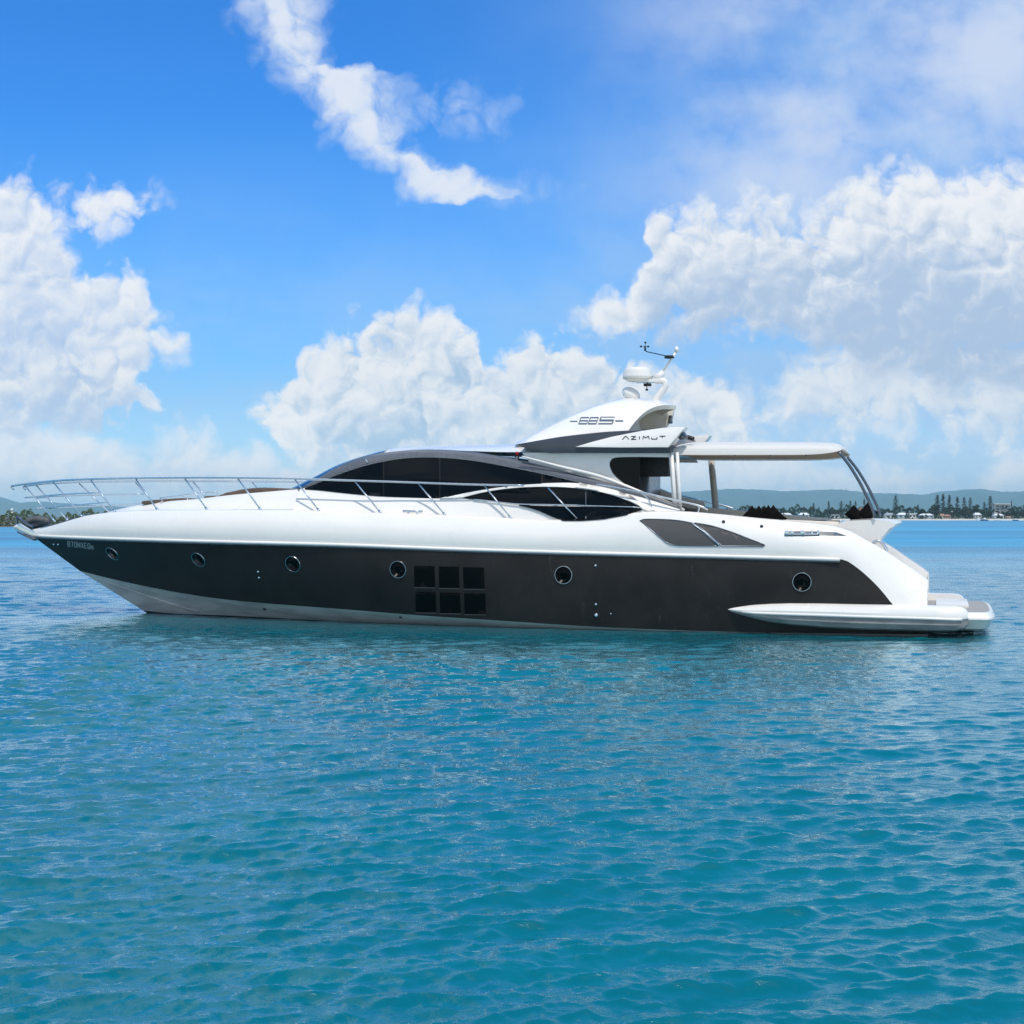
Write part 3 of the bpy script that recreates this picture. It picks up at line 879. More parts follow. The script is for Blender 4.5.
# radar arch cowl
HB = spline([(515, 444.6), (540, 440.2), (560, 436.8), (585, 433.8), (605, 431.8), (628.5, 430.4)], 40)
HT = spline([(515, 442.4), (530, 436.2), (545, 429), (560, 422.2), (585, 411.3), (610, 402.6), (630, 398.4), (650, 398.6), (664, 401), (674.5, 405)], 40)
V2 = np.linspace(-1, 1, 33)
hood, hin = [], []
for i in range(40):
    bb = 1.62
    p = at(HB[i][0], HB[i][1], bb); t = at(HT[i][0], HT[i][1], 0.25)
    row, rin = [], []
    for v in V2:
        e = 1 - abs(v) ** 3.2
        x = p.x + (t.x - p.x) * (1 - abs(v) ** 1.15)
        row.append(Vector((x, bb * v * (1 - 0.10 * e * abs(v)), p.z + (t.z - p.z) * e)))
        e2 = e * 0.90
        rin.append(Vector((x - 0.02, bb * 0.91 * v * (1 - 0.10 * e), p.z + (t.z - p.z) * e2 - 0.03)))
    hood.append(row); hin.append(rin)
M = MB(); M.grid(hood); cowl = M.build('arch_cowl', 'white gelcoat', yacht, auto=60)
M = MB(); M.grid(hin[30:], flip=True); M.grid([hood[-1], hin[-1]])
c0 = Vector((hin[30][16].x + 0.05, 0, hin[30][0].z))
M.grid([hin[30], [Vector((c0.x, q.y * 0.5, c0.z + 0.2 * (q.z - c0.z))) for q in hin[30]], [c0] * len(V2)])
M.build('arch_recess', 'cream lining', yacht, auto=60)
vf = plate(spline([(641, 429.5), (639, 418), (646, 408.5), (658, 404)], 12) + [(666, 404.5), (672.6, 406.5)] + spline([(673.4, 410), (672.4, 416), (668.4, 423.5), (664, 429)], 8), -0.75, -0.95)
o = mesh_obj('arch_pylon', vf[0], vf[1], 'cream lining', yacht); bevel(o, 0.05, 3)
p = at(670.6, 419.5, -0.72); M = MB(); M.box(p, 0.10, 0.14, 0.22); bevel(M.build('deck_light', 'dark steel', yacht), 0.02)
BV_COWL, BV_FIN = bvh_of(cowl), bvh_of(fin_o)

# stylised letters, drawn as strokes
def stroke_patch(name, strokes, bv, mat, w=0.9, parent=yacht):
    M = MB()
    for (x0, y0, x1, y1_) in strokes:
        d = math.hypot(x1 - x0, y1_ - y0); nx, ny = -(y1_ - y0) / d * w / 2, (x1 - x0) / d * w / 2
        v, f = patch([(x0 + nx, y0 + ny), (x1 + nx, y1_ + ny), (x1 - nx, y1_ - ny), (x0 - nx, y0 - ny)], bv, 0.008, 0.012, 50, seg=2.5)
        M.add(v, f)
    return M.build(name, mat, parent, smooth=False)
for strokes in (
    [(622.4, 439.6, 625.7, 436.0), (625.7, 436.0, 629.0, 439.3)],
    [(631.0, 436.6, 635.8, 436.4), (635.8, 436.4, 631.2, 439.5), (631.0, 439.5, 636.4, 439.3)],
    [(639.4, 436.4, 639.4, 439.4)],
    [(642.9, 439.3, 643.4, 436.2), (643.4, 436.2, 646.0, 438.0), (646.0, 438.0, 648.5, 436.0), (648.5, 436.0, 649.3, 439.2)],
    [(651.6, 437.4, 651.9, 439.3), (651.6, 439.2, 657.2, 439.1), (657.0, 437.2, 657.0, 439.1)],
    [(659.6, 436.3, 665.4, 436.1), (662.5, 436.4, 662.5, 437.8)],
):
    stroke_patch('letter', strokes, BV_FIN, 'logo dark', 0.85, fin_o)
def slant(x0, x1, y, h, k=0.36):      # a sloping bar
    return [(x0 - k * (y - 420.7), y), (x1 - k * (y - 420.7), y), (x1 - k * (y + h - 420.7), y + h), (x0 - k * (y + h - 420.7), y + h)]
M = MB()
bars = [slant(579.9, 588.0, 417.1, 1.3), slant(579.9, 587.8, 420.2, 1.4), slant(579.9, 588.0, 423.2, 1.4),
        slant(589.4, 597.6, 417.1, 1.3), slant(589.4, 597.4, 420.2, 1.4), slant(589.4, 597.6, 423.2, 1.4),
        slant(599.4, 613.6, 416.8, 0.9), slant(599.4, 613.8, 419.5, 2.0), slant(599.4, 613.6, 423.2, 1.3),
        slant(579.5, 580.3, 417.6, 6.4), slant(587.5, 588.2, 420.6, 3.4), slant(589.0, 589.8, 417.6, 6.4), slant(597.0, 597.7, 417.6, 6.4), slant(599.2, 600.4, 417.2, 3.0), slant(612.7, 613.9, 420.6, 3.4),
        [(570, 420.9), (577.6, 420.9), (577.6, 422.0), (570, 422.0)], [(615.4, 420.3), (623.2, 420.3), (623.2, 421.8), (615.4, 421.8)]]
for k, b_ in enumerate(bars):
    v, f = patch(b_, BV_COWL, 0.006 + 0.001 * (k % 3), 0.012, 50, seg=2.5); M.add(v, f)
M.build('model_number', 'logo blue', yacht, smooth=False)

# ------------------------------------------------------------------ mast, radar
def cpt(x, y, b=0.0): return at(x, y, b)
M = MB()
M.tube([cpt(x, y) for x, y in spline([(655.5, 400.5), (660.5, 393), (665.2, 385.8), (664.6, 381.8), (661, 380.4), (655, 380.6)], 20)], [0.10] * 8 + [0.09] * 12, 10)
p, q = cpt(636, 382.6), cpt(662, 379.4)
M.box((p + q) / 2, q.x - p.x, 0.30, 0.08)
mast = bevel(M.build('mast', 'white gelcoat', yacht), 0.015)
M = MB(); M.tube([cpt(x, y) for x, y in ((655.5, 379.5), (660.2, 375.5), (663.4, 371.5))], [0.13, 0.10, 0.07], 8); M.build('mast_bracket', 'white gelcoat', mast)
M = MB(); M.tube([cpt(661, 374), cpt(676.4, 351.8)], 0.032, 8); M.lathe([(0.0, -0.02), (0.05, 0), (0.06, 0.06), (0.035, 0.13), (0.0, 0.14)], cpt(676.6, 351.6), 12); M.build('antenna', 'white gelcoat', mast)
p = cpt(637.6, 379.6); r = (cpt(652.6, 378).x - cpt(622.6, 378).x) / 2 * 1.0
top = cpt(637.6, 367.6).z - p.z
M = MB(); M.lathe([(0.0, 0.02), (r * 0.95, 0.03), (r, 0.07), (r * 0.97, 0.10), (r * 0.95, top * 0.6), (r * 0.90, top * 0.85), (r * 0.80, top * 0.97), (0.0, top)], p, 40); radome = autosmooth(M.build('radar_dome', 'white gelcoat', mast), 50)
M = MB(); M.lathe([(0.0, -0.06), (r * 0.6, -0.05), (r * 0.97, 0.028), (0.0, 0.029)], p, 40); M.build('radar_base', 'cream lining', radome)
M = MB()
M.lathe([(0, -0.05), (0.13, -0.05), (0.13, 0.02), (0, 0.02)], cpt(669.3, 356.4), 10)
pl = [cpt(669, 356.6), cpt(646, 351.5), cpt(645.2, 346.5)]
M.tube(pl, 0.013, 6); M.tube([cpt(645.3, 351), cpt(645, 346)], 0.028, 6)
for dx, dy in ((-4.0, 0.3), (0.4, -3.6), (3.2, 0.3)):
    c_ = cpt(645 + dx, 346.3 + dy); M.tube([cpt(645, 346.2), c_], 0.006, 5); M.lathe([(0, -0.03), (0.03, -0.01), (0.03, 0.02), (0, 0.03)], c_, 8)
M.build('wind_sensor', 'black rubber', mast)
M = MB(); p, q = cpt(644, 384.2), cpt(651, 385.4); M.box((p + q) / 2 + Vector((0, 0, 0)), q.x - p.x, 0.12, 0.07); M.tube([cpt(647.5, 382.5), cpt(647.5, 385)], 0.02, 6); M.tube([cpt(646.8, 385), cpt(646.8, 390)], 0.012, 6); M.lathe([(0, -0.03), (0.035, -0.02), (0.035, 0.02), (0, 0.03)], cpt(646.8, 389.8), 8); M.build('horn', 'black rubber', mast)
p = cpt(631.6, 399)
M = MB(); M.lathe([(0.0, 0.0), (0.16, 0.0), (0.13, 0.10), (0, 0.10)], p, 16)
M.lathe([(0.0, -0.17), (0.12, -0.15), (0.20, -0.07), (0.215, 0.02), (0.17, 0.10), (0.09, 0.15), (0, 0.16)], cpt(631.2, 394.0), 20, Matrix.Rotation(R(28), 3, 'Y') @ Matrix.Diagonal((1.2, 1.1, 1.0)))
autosmooth(M.build('satellite_dome', 'white gelcoat', yacht), 50)
# floodlight and strut aft of the wing
M = MB(); M.lathe([(0, -0.1), (0.10, -0.1), (0.17, 0.06), (0.16, 0.09), (0, 0.07)], at(681.5, 434.5, 2.0), 16, Matrix.Rotation(R(55), 3, 'Y')); M.build('floodlight', 'dark steel', yacht)
M = MB(); M.tube([at(x, y, 1.7) for x, y in spline([(683, 436.8), (688, 437.3), (694, 439.2)], 8)], 0.055, 8); M.build('awning_arm', 'black rubber', yacht)
# navigation light
M = MB(); M.tube([at(516.6, 460.5, 1.95), at(517, 456.6, 1.97)], 0.06, 8); nl = M.build('navigation_light', 'dark steel', yacht)
M = MB(); M.lathe([(0, 0), (0.04, 0), (0.04, 0.08), (0.02, 0.10), (0, 0.10)], at(517.1, 455.6, 1.98), 10); M.build('lens', 'nav red', nl)
M = MB(); M.tube([at(510.6, 466.0, 2.15), at(514.5, 462.4, 2.08), at(518.4, 459.0, 2.0)], 0.022, 6); M.build('wiper_arm', 'chrome', yacht)
M = MB(); M.tube([at(364.5, 457.6, 1.98), at(367.6, 462.6, 2.08)], 0.018, 6); M.build('roof_strap', 'chrome', yacht)

# ------------------------------------------------------------------ awning over the cockpit
BN_T = [(672, 443.6), (684, 441.6), (760, 441.4), (822, 441.8), (834, 443.0), (840.5, 446.2)]
BN_E = [(672, 449.0), (684, 446.6), (760, 446.0), (822, 446.3), (834, 447.4), (840.2, 448.8)]
BN_B = [(672, 454.6), (684, 454.9), (760, 455.0), (806, 454.7), (824, 453.6), (835, 451.9), (840.2, 450.6)]
yt, yb_, yE = ycurve(BN_T), ycurve(BN_B), ycurve(BN_E)
shell, lining = [], []
for x in np.concatenate([np.linspace(673, 814, 22), np.linspace(818, 840, 12)]):
    x = float(x)
    rd = max(0.0, (x - 826) / 14)
    b = 1.95 - 0.18 * rd ** 3
    E = at(x, yE(x), b * 0.97); B = at(x, yb_(x), b); Tz = at(x, yt(x), 0.9).z
    prof = []
    for v in np.linspace(-1, 1, 21):
        prof.append(Vector((B.x, b * 0.96 * v, E.z + (Tz - E.z) * (1 - abs(v) ** 2.4))))
    shell.append([Vector((B.x, -b + 0.05, B.z + 0.03)), Vector((B.x, -b, B.z)), Vector((B.x, -b * 0.995, (B.z * 0.4 + E.z * 0.6)))] + prof + [Vector((B.x, b * 0.995, (B.z * 0.4 + E.z * 0.6))), Vector((B.x, b, B.z)), Vector((B.x, b - 0.05, B.z + 0.03))])
    lining.append([Vector((B.x, (b - 0.05) * v, B.z + 0.035)) for v in np.linspace(-1, 1, 9)])
M = MB(); M.grid(shell); M.grid([shell[-1], [Vector((q.x + 0.03, q.y * 0.98, lining[-1][0].z * 0.7 + q.z * 0.3)) for q in shell[-1]], [Vector((q.x - 0.02, q.y * 0.98, lining[-1][0].z)) for q in shell[-1]]]); M.grid([shell[0], [Vector((q.x, q.y * 0.98, lining[0][0].z)) for q in shell[0]]], flip=True)
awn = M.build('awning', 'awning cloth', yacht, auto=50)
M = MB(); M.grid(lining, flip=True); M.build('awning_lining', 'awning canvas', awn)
for side in (0, 1):
    pts = [at(x, y, 1.8) for x, y in spline([(838.5, 451.5), (849, 465), (859.5, 482), (866.5, 496), (871.5, 507), (875, 517)], 24)]
    if side: pts = [mirror(p) for p in pts]
    M = MB(); M.tube(pts, 0.037, 8); M.build('awning_pole', 'dark steel', awn)
for x in (735, 770, 806): 
    M = MB(); M.box(at(x, 455.6, 1.9), 0.05, 0.03, 0.03); M.build('awning_clip', 'dark steel', awn)

# ------------------------------------------------------------------ aft console, sponsons, bathing platform
CON_R = [(838, 521.6), (850, 519.6), (866, 518.6), (893, 519.6), (899, 522.6)]
yr = ycurve(CON_R)
rows = []
HB2 = 1.75
for v in np.linspace(-1, 1, 15):
    rnd = 1 - 0.10 * abs(v) ** 6
    prof = []
    for (x, y) in ((838, 523.5), (843, 520.8), (852, 519.2), (868, 518.4), (884, 518.6), (893, 519.6), (898, 521.2), (899.5, 522.8), (897.5, 525.0), (893, 526.6), (890.5, 529.6), (886, 534), (881, 538.6), (877, 542.0), (868, 546.5), (850, 546.5)):
        p = at(x, y, HB2)
        prof.append(Vector((p.x if x < 860 else (at(860, y, HB2).x + (p.x - at(860, y, HB2).x) * rnd), HB2 * v, p.z - 0.04 * abs(v) ** 8)))
    rows.append(prof)
M = MB(); M.grid(rows, flip=True, wrap=True)
n = len(rows[0]); M.f.append(tuple(range(n))); M.f.append(tuple(14 * n + k for k in range(n - 1, -1, -1))); M.mi += [0, 0]
con = M.build('aft_console', 'white gelcoat', yacht, auto=42)
# stair treads and the chrome gate between console and quarter
for k, (x, zt) in enumerate(((872, 1.62), (886, 1.36), (899, 1.10), (912, 0.86))):
    a = sta(x, 2.2)
    for sgn in (-1,):
        lbox('stair_tread', 'teak', a - 0.02, a + 0.36, sgn * 2.15 - 0.42, sgn * 2.15 + 0.42, zt - 0.24, zt, 0.02)
M = MB()
for b in (1.55, 1.75, 1.95):
    M.tube([at(x, y, b) for x, y in spline([(872, 544), (877, 540.5), (882, 543), (886, 549), (887, 556)], 14)], 0.035, 8)
M.build('stair_gate', 'chrome', yacht)

def sponson():
    XS = [726, 729, 734, 742, 754, 770, 790, 820, 860, 900, 935, 955, 962, 966, 968.4]
    yT = ycurve([(726, 608.6), (734, 606.8), (754, 604.6), (780, 603.3), (820, 603.4), (860, 604.4), (930, 605.6), (960, 606.6), (966, 609.0), (968.6, 613)])
    yG = ycurve([(726, 609.6), (742, 612.6), (770, 614.2), (820, 615.8), (860, 617.2), (930, 619.2), (960, 620.2), (968.6, 619)])
    yB = ycurve([(726, 610.4), (742, 615.6), (770, 622.5), (800, 626.2), (840, 629), (880, 630.5), (930, 631.6), (955, 631.6), (964, 629), (968.6, 625)])
    rows = []
    for i, x in enumerate(XS):
        out = lerpt(x, [(726, 0.10), (734, 0.17), (754, 0.28), (790, 0.36), (935, 0.40), (960, 0.30), (968.4, 0.12)])
        hb = 2.90
        bo = hb + out
        Tp, Gp, Bp = at(x, yT(x), hb + out * 0.45), at(x, yG(x), bo), at(x, yB(x), hb + out * 0.55)
        ax = Gp.x
        def pt(b, z): return Vector((ax, -b, z))
        h = Tp.z - Gp.z; hl = Gp.z - Bp.z
        rows.append([pt(hb - 0.35, Tp.z - 0.02), pt(hb, Tp.z), pt(hb + out * 0.5, Tp.z - 0.03 * h), pt(hb + out * 0.85, Tp.z - 0.28 * h), pt(bo, Tp.z - 0.65 * h), pt(bo - 0.005, Gp.z + 0.08 * h),
                     pt(bo - 0.03, Gp.z), pt(bo - 0.035, Gp.z - 0.08 * hl), pt(bo - 0.02, Gp.z - 0.45 * hl), pt(hb + out * 0.7, Gp.z - 0.85 * hl), pt(hb + out * 0.3, Bp.z), pt(hb - 0.35, Bp.z - 0.02)])
    return rows
SP = sponson()
for side in (0, 1):
    rw = [[mirror(p) for p in r] for r in SP] if side else SP
    M = MB(); M.grid(rw, flip=not side, wrap=True)
    n = len(rw[0]); k = (len(rw) - 1) * n
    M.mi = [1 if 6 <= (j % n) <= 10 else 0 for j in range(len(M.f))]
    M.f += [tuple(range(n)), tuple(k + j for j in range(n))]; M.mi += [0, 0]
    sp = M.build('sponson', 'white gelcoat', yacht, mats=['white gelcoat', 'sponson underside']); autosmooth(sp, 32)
    M = MB(); M.tube([r[6] + Vector((0, (-0.02 if not side else 0.02), 0.012)) for r in rw[3:13]], 0.034, 6); M.build('sponson_strake', 'white moulding', sp)
# bathing platform: flat with a rounded after end
A_P0, A_P1 = sta(925, 2.4), sta(994.5, 0.6)
half = 2.55
outline = []
for t in np.linspace(-math.pi / 2, math.pi / 2, 41):
    cx, cy = abs(math.cos(t)) ** 0.34, math.copysign(abs(math.sin(t)) ** 0.5, math.sin(t))
    outline.append((A_P0 + 1.0 + (A_P1 - A_P0 - 1.0) * cx, half * cy))
outline = [(A_P0 - 0.3, -half)] + outline + [(A_P0 - 0.3, half)]
def ring(sc, z, sy=None): return [Vector(((A_P0 + (a - A_P0) * sc) - A0, y * (sy or sc), z)) for a, y in outline]
ZP = 0.56
M = MB(); M.grid([ring(0.70, 0.10), ring(0.88, 0.13), ring(0.93, 0.18), ring(0.985, 0.37), ring(1.0, 0.40), ring(0.998, 0.44), ring(0.965, ZP - 0.01), ring(0.955, ZP), ring(0.93, ZP + 0.004)], wrap=True)
M.f.append(tuple(8 * len(outline) + k for k in range(len(outline)))); M.mi.append(0)
plat = M.build('bathing_platform', 'white gelcoat', yacht, auto=18)
M = MB(); r_ = [Vector((p.x, p.y, ZP + 0.012)) for p in ring(0.92, 0)]; r0_ = [Vector((p.x, p.y, ZP - 0.01)) for p in ring(0.92, 0)]
M.grid([r0_, r_], wrap=True); M.f.append(tuple(len(outline) + k for k in range(len(outline)))); M.mi.append(0)
M.build('platform_decking', 'teak', plat, smooth=False)
lbox('platform_hatch', 'white moulding', sta(936, 0), sta(968, 0), -1.3, 1.3, ZP + 0.012, ZP + 0.12, 0.03, plat)

# ------------------------------------------------------------------ side fittings
def porthole(px, py, r=0.225):
    loc, nor, i, d = BV_SIDE.ray_cast(CAM_L, ray_dir(px, py))
    if nor.dot(ray_dir(px, py)) > 0: nor = -nor
    q = nor.to_track_quat('Z', 'Y').to_matrix()
    M = MB(); M.lathe([(r * 0.87, -0.03), (r * 0.87, 0.008), (r * 0.89, 0.02), (r * 0.96, 0.02), (r, 0.006), (r, -0.04)], loc, 40, q)
    M.f = M.f[:-2]; M.mi = M.mi[:-2]
    rim = autosmooth(M.build('porthole', 'worn chrome', yacht), 40)
    M = MB(); M.lathe([(0, 0.0035), (r * 0.875, 0.003), (r * 0.875, -0.03)], loc, 40, q); M.build('glass', 'porthole glass', rim)
for x, y in ((112.5, 553.6), (198.5, 559.6), (293, 564), (398, 569.5), (563.5, 575), (802, 582)):
    porthole(x, y, 0.232)
cols = [((414, 434.6), (415.3, 435.8)), ((438.6, 458.9), (439.7, 460.1)), ((463.0, 484.0), (464.2, 485.2))]
for k, (t, b) in enumerate(cols):
    for (x0, x1), (ya, yb2) in ((t, (565.7 + k * 0.75, 587 + k * 0.8)), (b, (591.6 + k * 0.8, 612.2 + k * 0.9))):
        w_ = patch_obj('hull_window', [(x0, ya), (x1, ya + 0.3), (x1 + 0.6, yb2 + 0.3), (x0 + 0.6, yb2)], BV_SIDE, 'porthole glass', yacht, 0.006, 0.02, 6)
        v, f = patch([(x0 + 0.4, yb2 + 0.3), (x1 + 0.6, yb2 + 0.6), (x1 + 0.6, yb2 + 1.2), (x0 + 0.4, yb2 + 0.9)], BV_SIDE, 0.014, 0.03, 50, seg=4)
        mesh_obj('sill', v, f, 'vent grey', w_, smooth=False)
# engine-room vents
v1 = spline([(640, 520.6), (643, 519.6), (660, 519.5), (678, 520.6), (692.5, 523.2)], 16) + [(699, 529), (707, 536), (714, 542), (718.6, 545.6)] + spline([(718, 545.9), (690, 545.8), (675, 545.2), (668, 543.4), (660, 537.5), (650, 529)], 16)
v2 = spline([(694.6, 523.0), (710, 525.6), (728, 530.8), (748, 538.2), (762, 543.6), (765, 545.4)], 16) + [(763, 546.4), (722, 546.2), (716, 541), (704, 530.5)]
for vp in (v1, v2):
    patch_obj('air_intake', vp, BV_SIDE, 'vent grey', yacht, 0.008, 0.03, 5)
    M = MB(); pts = surf_pts([p for p in vp] + [vp[0]], BV_SIDE, 0.008); M.tube(pts[:-1], 0.014, 6, closed=True); M.build('intake_rim', 'dark steel', yacht)
M = MB(); M.tube(surf_pts(spline([(692, 524), (704, 532), (714, 540), (720, 546)], 12), BV_SIDE, 0.02), 0.016, 6); M.build('intake_trim', 'chrome', yacht)
# mooring recess with fairlead on the quarter
rc = patch_obj('mooring_recess', [(784.6, 531.3), (818, 531.6), (836, 532.4), (846.5, 535.8), (784.6, 535.9)], BV_SIDE, 'grey trim', yacht, 0.006, 0.03, 4)
M = MB()
for x0, x1 in ((785, 788.4), (790.6, 793), (800.5, 804.5), (811, 813), (817, 819.5)):
    for p in surf_pts([((x0 + x1) / 2, 533.5)], BV_SIDE, 0.03): M.box(p, (x1 - x0) / 42, 0.08, 0.11)
M.tube(surf_pts([(786, 534.8), (805, 534.9), (818, 534.9)], BV_SIDE, 0.04), 0.018, 6)
bevel(M.build('fairlead', 'chrome', rc), 0.01)
# spray rail along the forefoot
M = MB(); M.tube(surf_pts(spline([(98, 578.5), (118, 585.5), (145, 595), (172, 604), (198, 611.5)], 24), bvh_of(band), 0.0), 0.022, 6); M.build('spray_rail', 'boot stripe', yacht)
# skin fittings
for x, y, r in ((258.3, 571.6, .03), (259.3, 577.6, .03), (595.6, 565.6, .03), (596, 604.3, .03), (596.2, 615.2, .045), (611, 613.6, .02), (723.5, 521.8, .035), (761.6, 526.4, .035), (768.5, 633, .04), (264.5, 609, .04), (400.5, 617, .03), (54, 544.3, .03), (58.5, 544.3, .03)):
    loc, nor, i, d = BV_SIDE.ray_cast(CAM_L, ray_dir(x, y))
    if loc is None: continue
    if nor.dot(ray_dir(x, y)) > 0: nor = -nor
    M = MB(); M.lathe([(r * 1.2, -0.01), (r * 1.1, 0.015), (r * 0.6, 0.03), (0.0, 0.032)], loc, 12, nor.to_track_quat('Z', 'Y').to_matrix()); M.build('skin_fitting', 'chrome' if y < 616 and y != 609 and x < 700 else 'black rubber', yacht)
# registration number on the bow: silver italic characters
def glyph(ch):
    G = {'8': [(0, 0, 1, 0), (0, 1, 1, 1), (0, 2, 1, 2), (0, 0, 0, 2), (1, 0, 1, 2)], '7': [(0, 0, 1, 0), (1, 0, .4, 2)], '0': [(0, 0, 1, 0), (0, 2, 1, 2), (0, 0, 0, 2), (1, 0, 1, 2)],
         'N': [(0, 2, 0, 0), (0, 0, 1, 2), (1, 2, 1, 0)], 'X': [(0, 0, 1, 2), (0, 2, 1, 0)], 'E': [(0, 0, 0, 2), (0, 0, 1, 0), (0, 1, .8, 1), (0, 2, 1, 2)],
         'Q': [(0, 0, 1, 0), (0, 2, 1, 2), (0, 0, 0, 2), (1, 0, 1, 2), (.6, 1.4, 1.1, 2.2)], 's': [(1, .9, 0, .9), (0, .9, 0, 1.4), (0, 1.4, 1, 1.4), (1, 1.4, 1, 2), (1, 2, 0, 2)]}
    return G[ch]
st = []
for k, chx in enumerate('870NXEQs'):
    for (x0, y0, x1, y1_) in glyph(chx):
        f = lambda x, y: (67.6 + k * 3.35 + x * 2.1 + y * 0.25, 541.2 + k * 0.36 + y * 2.55)
        st.append(f(x0, y0) + f(x1, y1_))
stroke_patch('registration_number', st, BV_SIDE, 'plate silver', 0.75)

# ------------------------------------------------------------------ rails
def b_rail(a): return max(0.30, b_g(a + 0.75) - 0.16) if a < 3 else b_g(a + 0.75 * max(0, 1 - (a - 3) / 8)) - 0.16
def b_foot(a): return max(0.05, b_g(a) - 0.09)
TOP = [(11.5, 486.2), (18, 485), (40, 482.3), (62, 480.4), (100, 479), (140, 478.3), (200, 477.9), (260, 478.3), (300, 479), (360, 480.8), (400, 482), (450, 483.8), (500, 485.1), (524, 485.4)]
ytp = ycurve(TOP)
STN = [((24.5, 485), (54, 520.4)), ((53.5, 482.4), (82, 516.5)), ((91, 480.4), (115, 512)), ((136, 479.4), (158, 510.6)), ((185, 478.9), (207.5, 510.2)), ((238, 478.9), (261, 510.2)), ((295, 479.8), (319.5, 511.4)), ((355, 481.4), (381, 513.4)), ((418, 483.2), (445.5, 515.6)), ((484, 485.3), (511.5, 518.8)), ((548, 487.8), (579, 521.0))]
for side in (0, 1):
    pts = [at(x, y, b_rail) for x, y in spline(TOP, 70)]
    hook = at(13.8, 489.4, b_rail); pts = [hook, hook.lerp(pts[0], 0.7) + Vector((-0.03, 0, 0))] + pts
    if side: pts = [mirror(p) for p in pts]
    M = MB(); M.tube(pts, 0.028, 8); rail = M.build('bow_rail', 'chrome', yacht)
    for (tx, ty), (fx, fy) in STN:
        p, q = at(tx, ty, b_rail), at(fx, fy, b_foot)
        if side: p, q = mirror(p), mirror(q)
        M = MB(); M.tube([p, q], 0.021, 8); M.tube([q + (p - q).normalized() * 0.10, q + (p - q).normalized() * -0.05], 0.034, 8); M.build('stanchion', 'chrome', rail)
    for ln in ([(25, 497.8), (40, 496.2), (60, 494.6), (80, 493.5), (99.5, 492.8)], [(37, 508.4), (50, 507.4), (62, 506.4), (85, 504.4), (108, 502.4)]):
        f0 = (ln[0][1] - 484) / 30.0
        bm_ = lambda a, f0=f0: b_rail(a) * (1 - f0) + b_foot(max(a, 0)) * f0 if a > 0.5 else max(0.25, b_rail(a))
        pts = [at(x, y, bm_) for x, y in spline(ln, 16)]
        if side: pts = [mirror(p) for p in pts]
        M = MB(); M.tube(pts, 0.018, 6); M.build('lower_rail', 'chrome', rail)
    pts = [at(x, y, 2.62) for x, y in spline([(596, 484.4), (612, 487), (642, 492.4), (672, 499.4), (700, 506), (708, 509.6)], 24)]
    if side: pts = [mirror(p) for p in pts]
    M = MB(); M.tube(pts, 0.026, 8)
    for (x0, ya, x1, yb2) in ((641, 492.2, 652, 510), (697, 505, 697.4, 513.5)):
        l_ = [at(x, y, 2.62) for x, y in spline([(x0, ya), ((x0 + x1) / 2 + 2, (ya + yb2) / 2 - 1.5), (x1, yb2)], 8)]
        M.tube([mirror(p) for p in l_] if side else l_, 0.02, 6)
    M.build('side_rail', 'chrome', yacht)
# mooring cleat on the side deck
p0, p1 = at(403, 511.2, b_foot), at(422.6, 511.6, b_foot)
M = MB(); M.tube([p0, p0.lerp(p1, .5), p1], 0.03, 8)
for x in (408.4, 417.2): M.tube([at(x, 511.4, b_foot), at(x, 515, b_foot)], 0.026, 8)
M.build('cleat', 'chrome', yacht)
# toe rail lines at the stem
M = MB()
for off in (0.0, 0.10):
    M.tube([at(x, y, lambda a: max(0.02, b_g(a) - 0.06 - off)) for x, y in spline([(34, 530.2), (45, 527.2), (60, 522.8), (82, 516.6)], 14)], 0.014, 6)
M.build('toe_rail', 'dark steel', yacht)

# sun pads let into the foredeck, with their low rails
def pad(poly, bo, bi):
    vf = plate(poly, bo, bi); o = mesh_obj('sun_pad', vf[0], vf[1], 'tan cushion', yacht); return bevel(o, 0.05, 3)
pad([(141, 504), (141.5, 501.2), (150, 500.2), (165, 499.0), (182, 498.0), (183.5, 499.2), (183.5, 503)], 0.9, -0.9)
pad([(216, 499), (217.5, 495.6), (226, 492.6), (240, 489.6), (252, 488.0), (264, 487.4), (276, 487.9), (290, 489.4), (292, 495), (260, 497)], 1.0, -1.0)
pad([(203.5, 500), (203.5, 496.0), (214, 495.6), (219, 496.2), (219, 500)], 1.0, -1.0)
M = MB()
M.tube([at(x, y, 1.0) for x, y in spline([(160, 498.2), (178, 496), (200, 493.4), (217, 491.4)], 10)], 0.016, 6)
for x, ya, yb2 in ((162, 498, 502), (187.4, 495.2, 500.5), (217, 491.4, 497)): M.tube([at(x, ya, 1.0), at(x, yb2, 1.0)], 0.014, 6)
M.build('pad_rail', 'chrome', yacht)

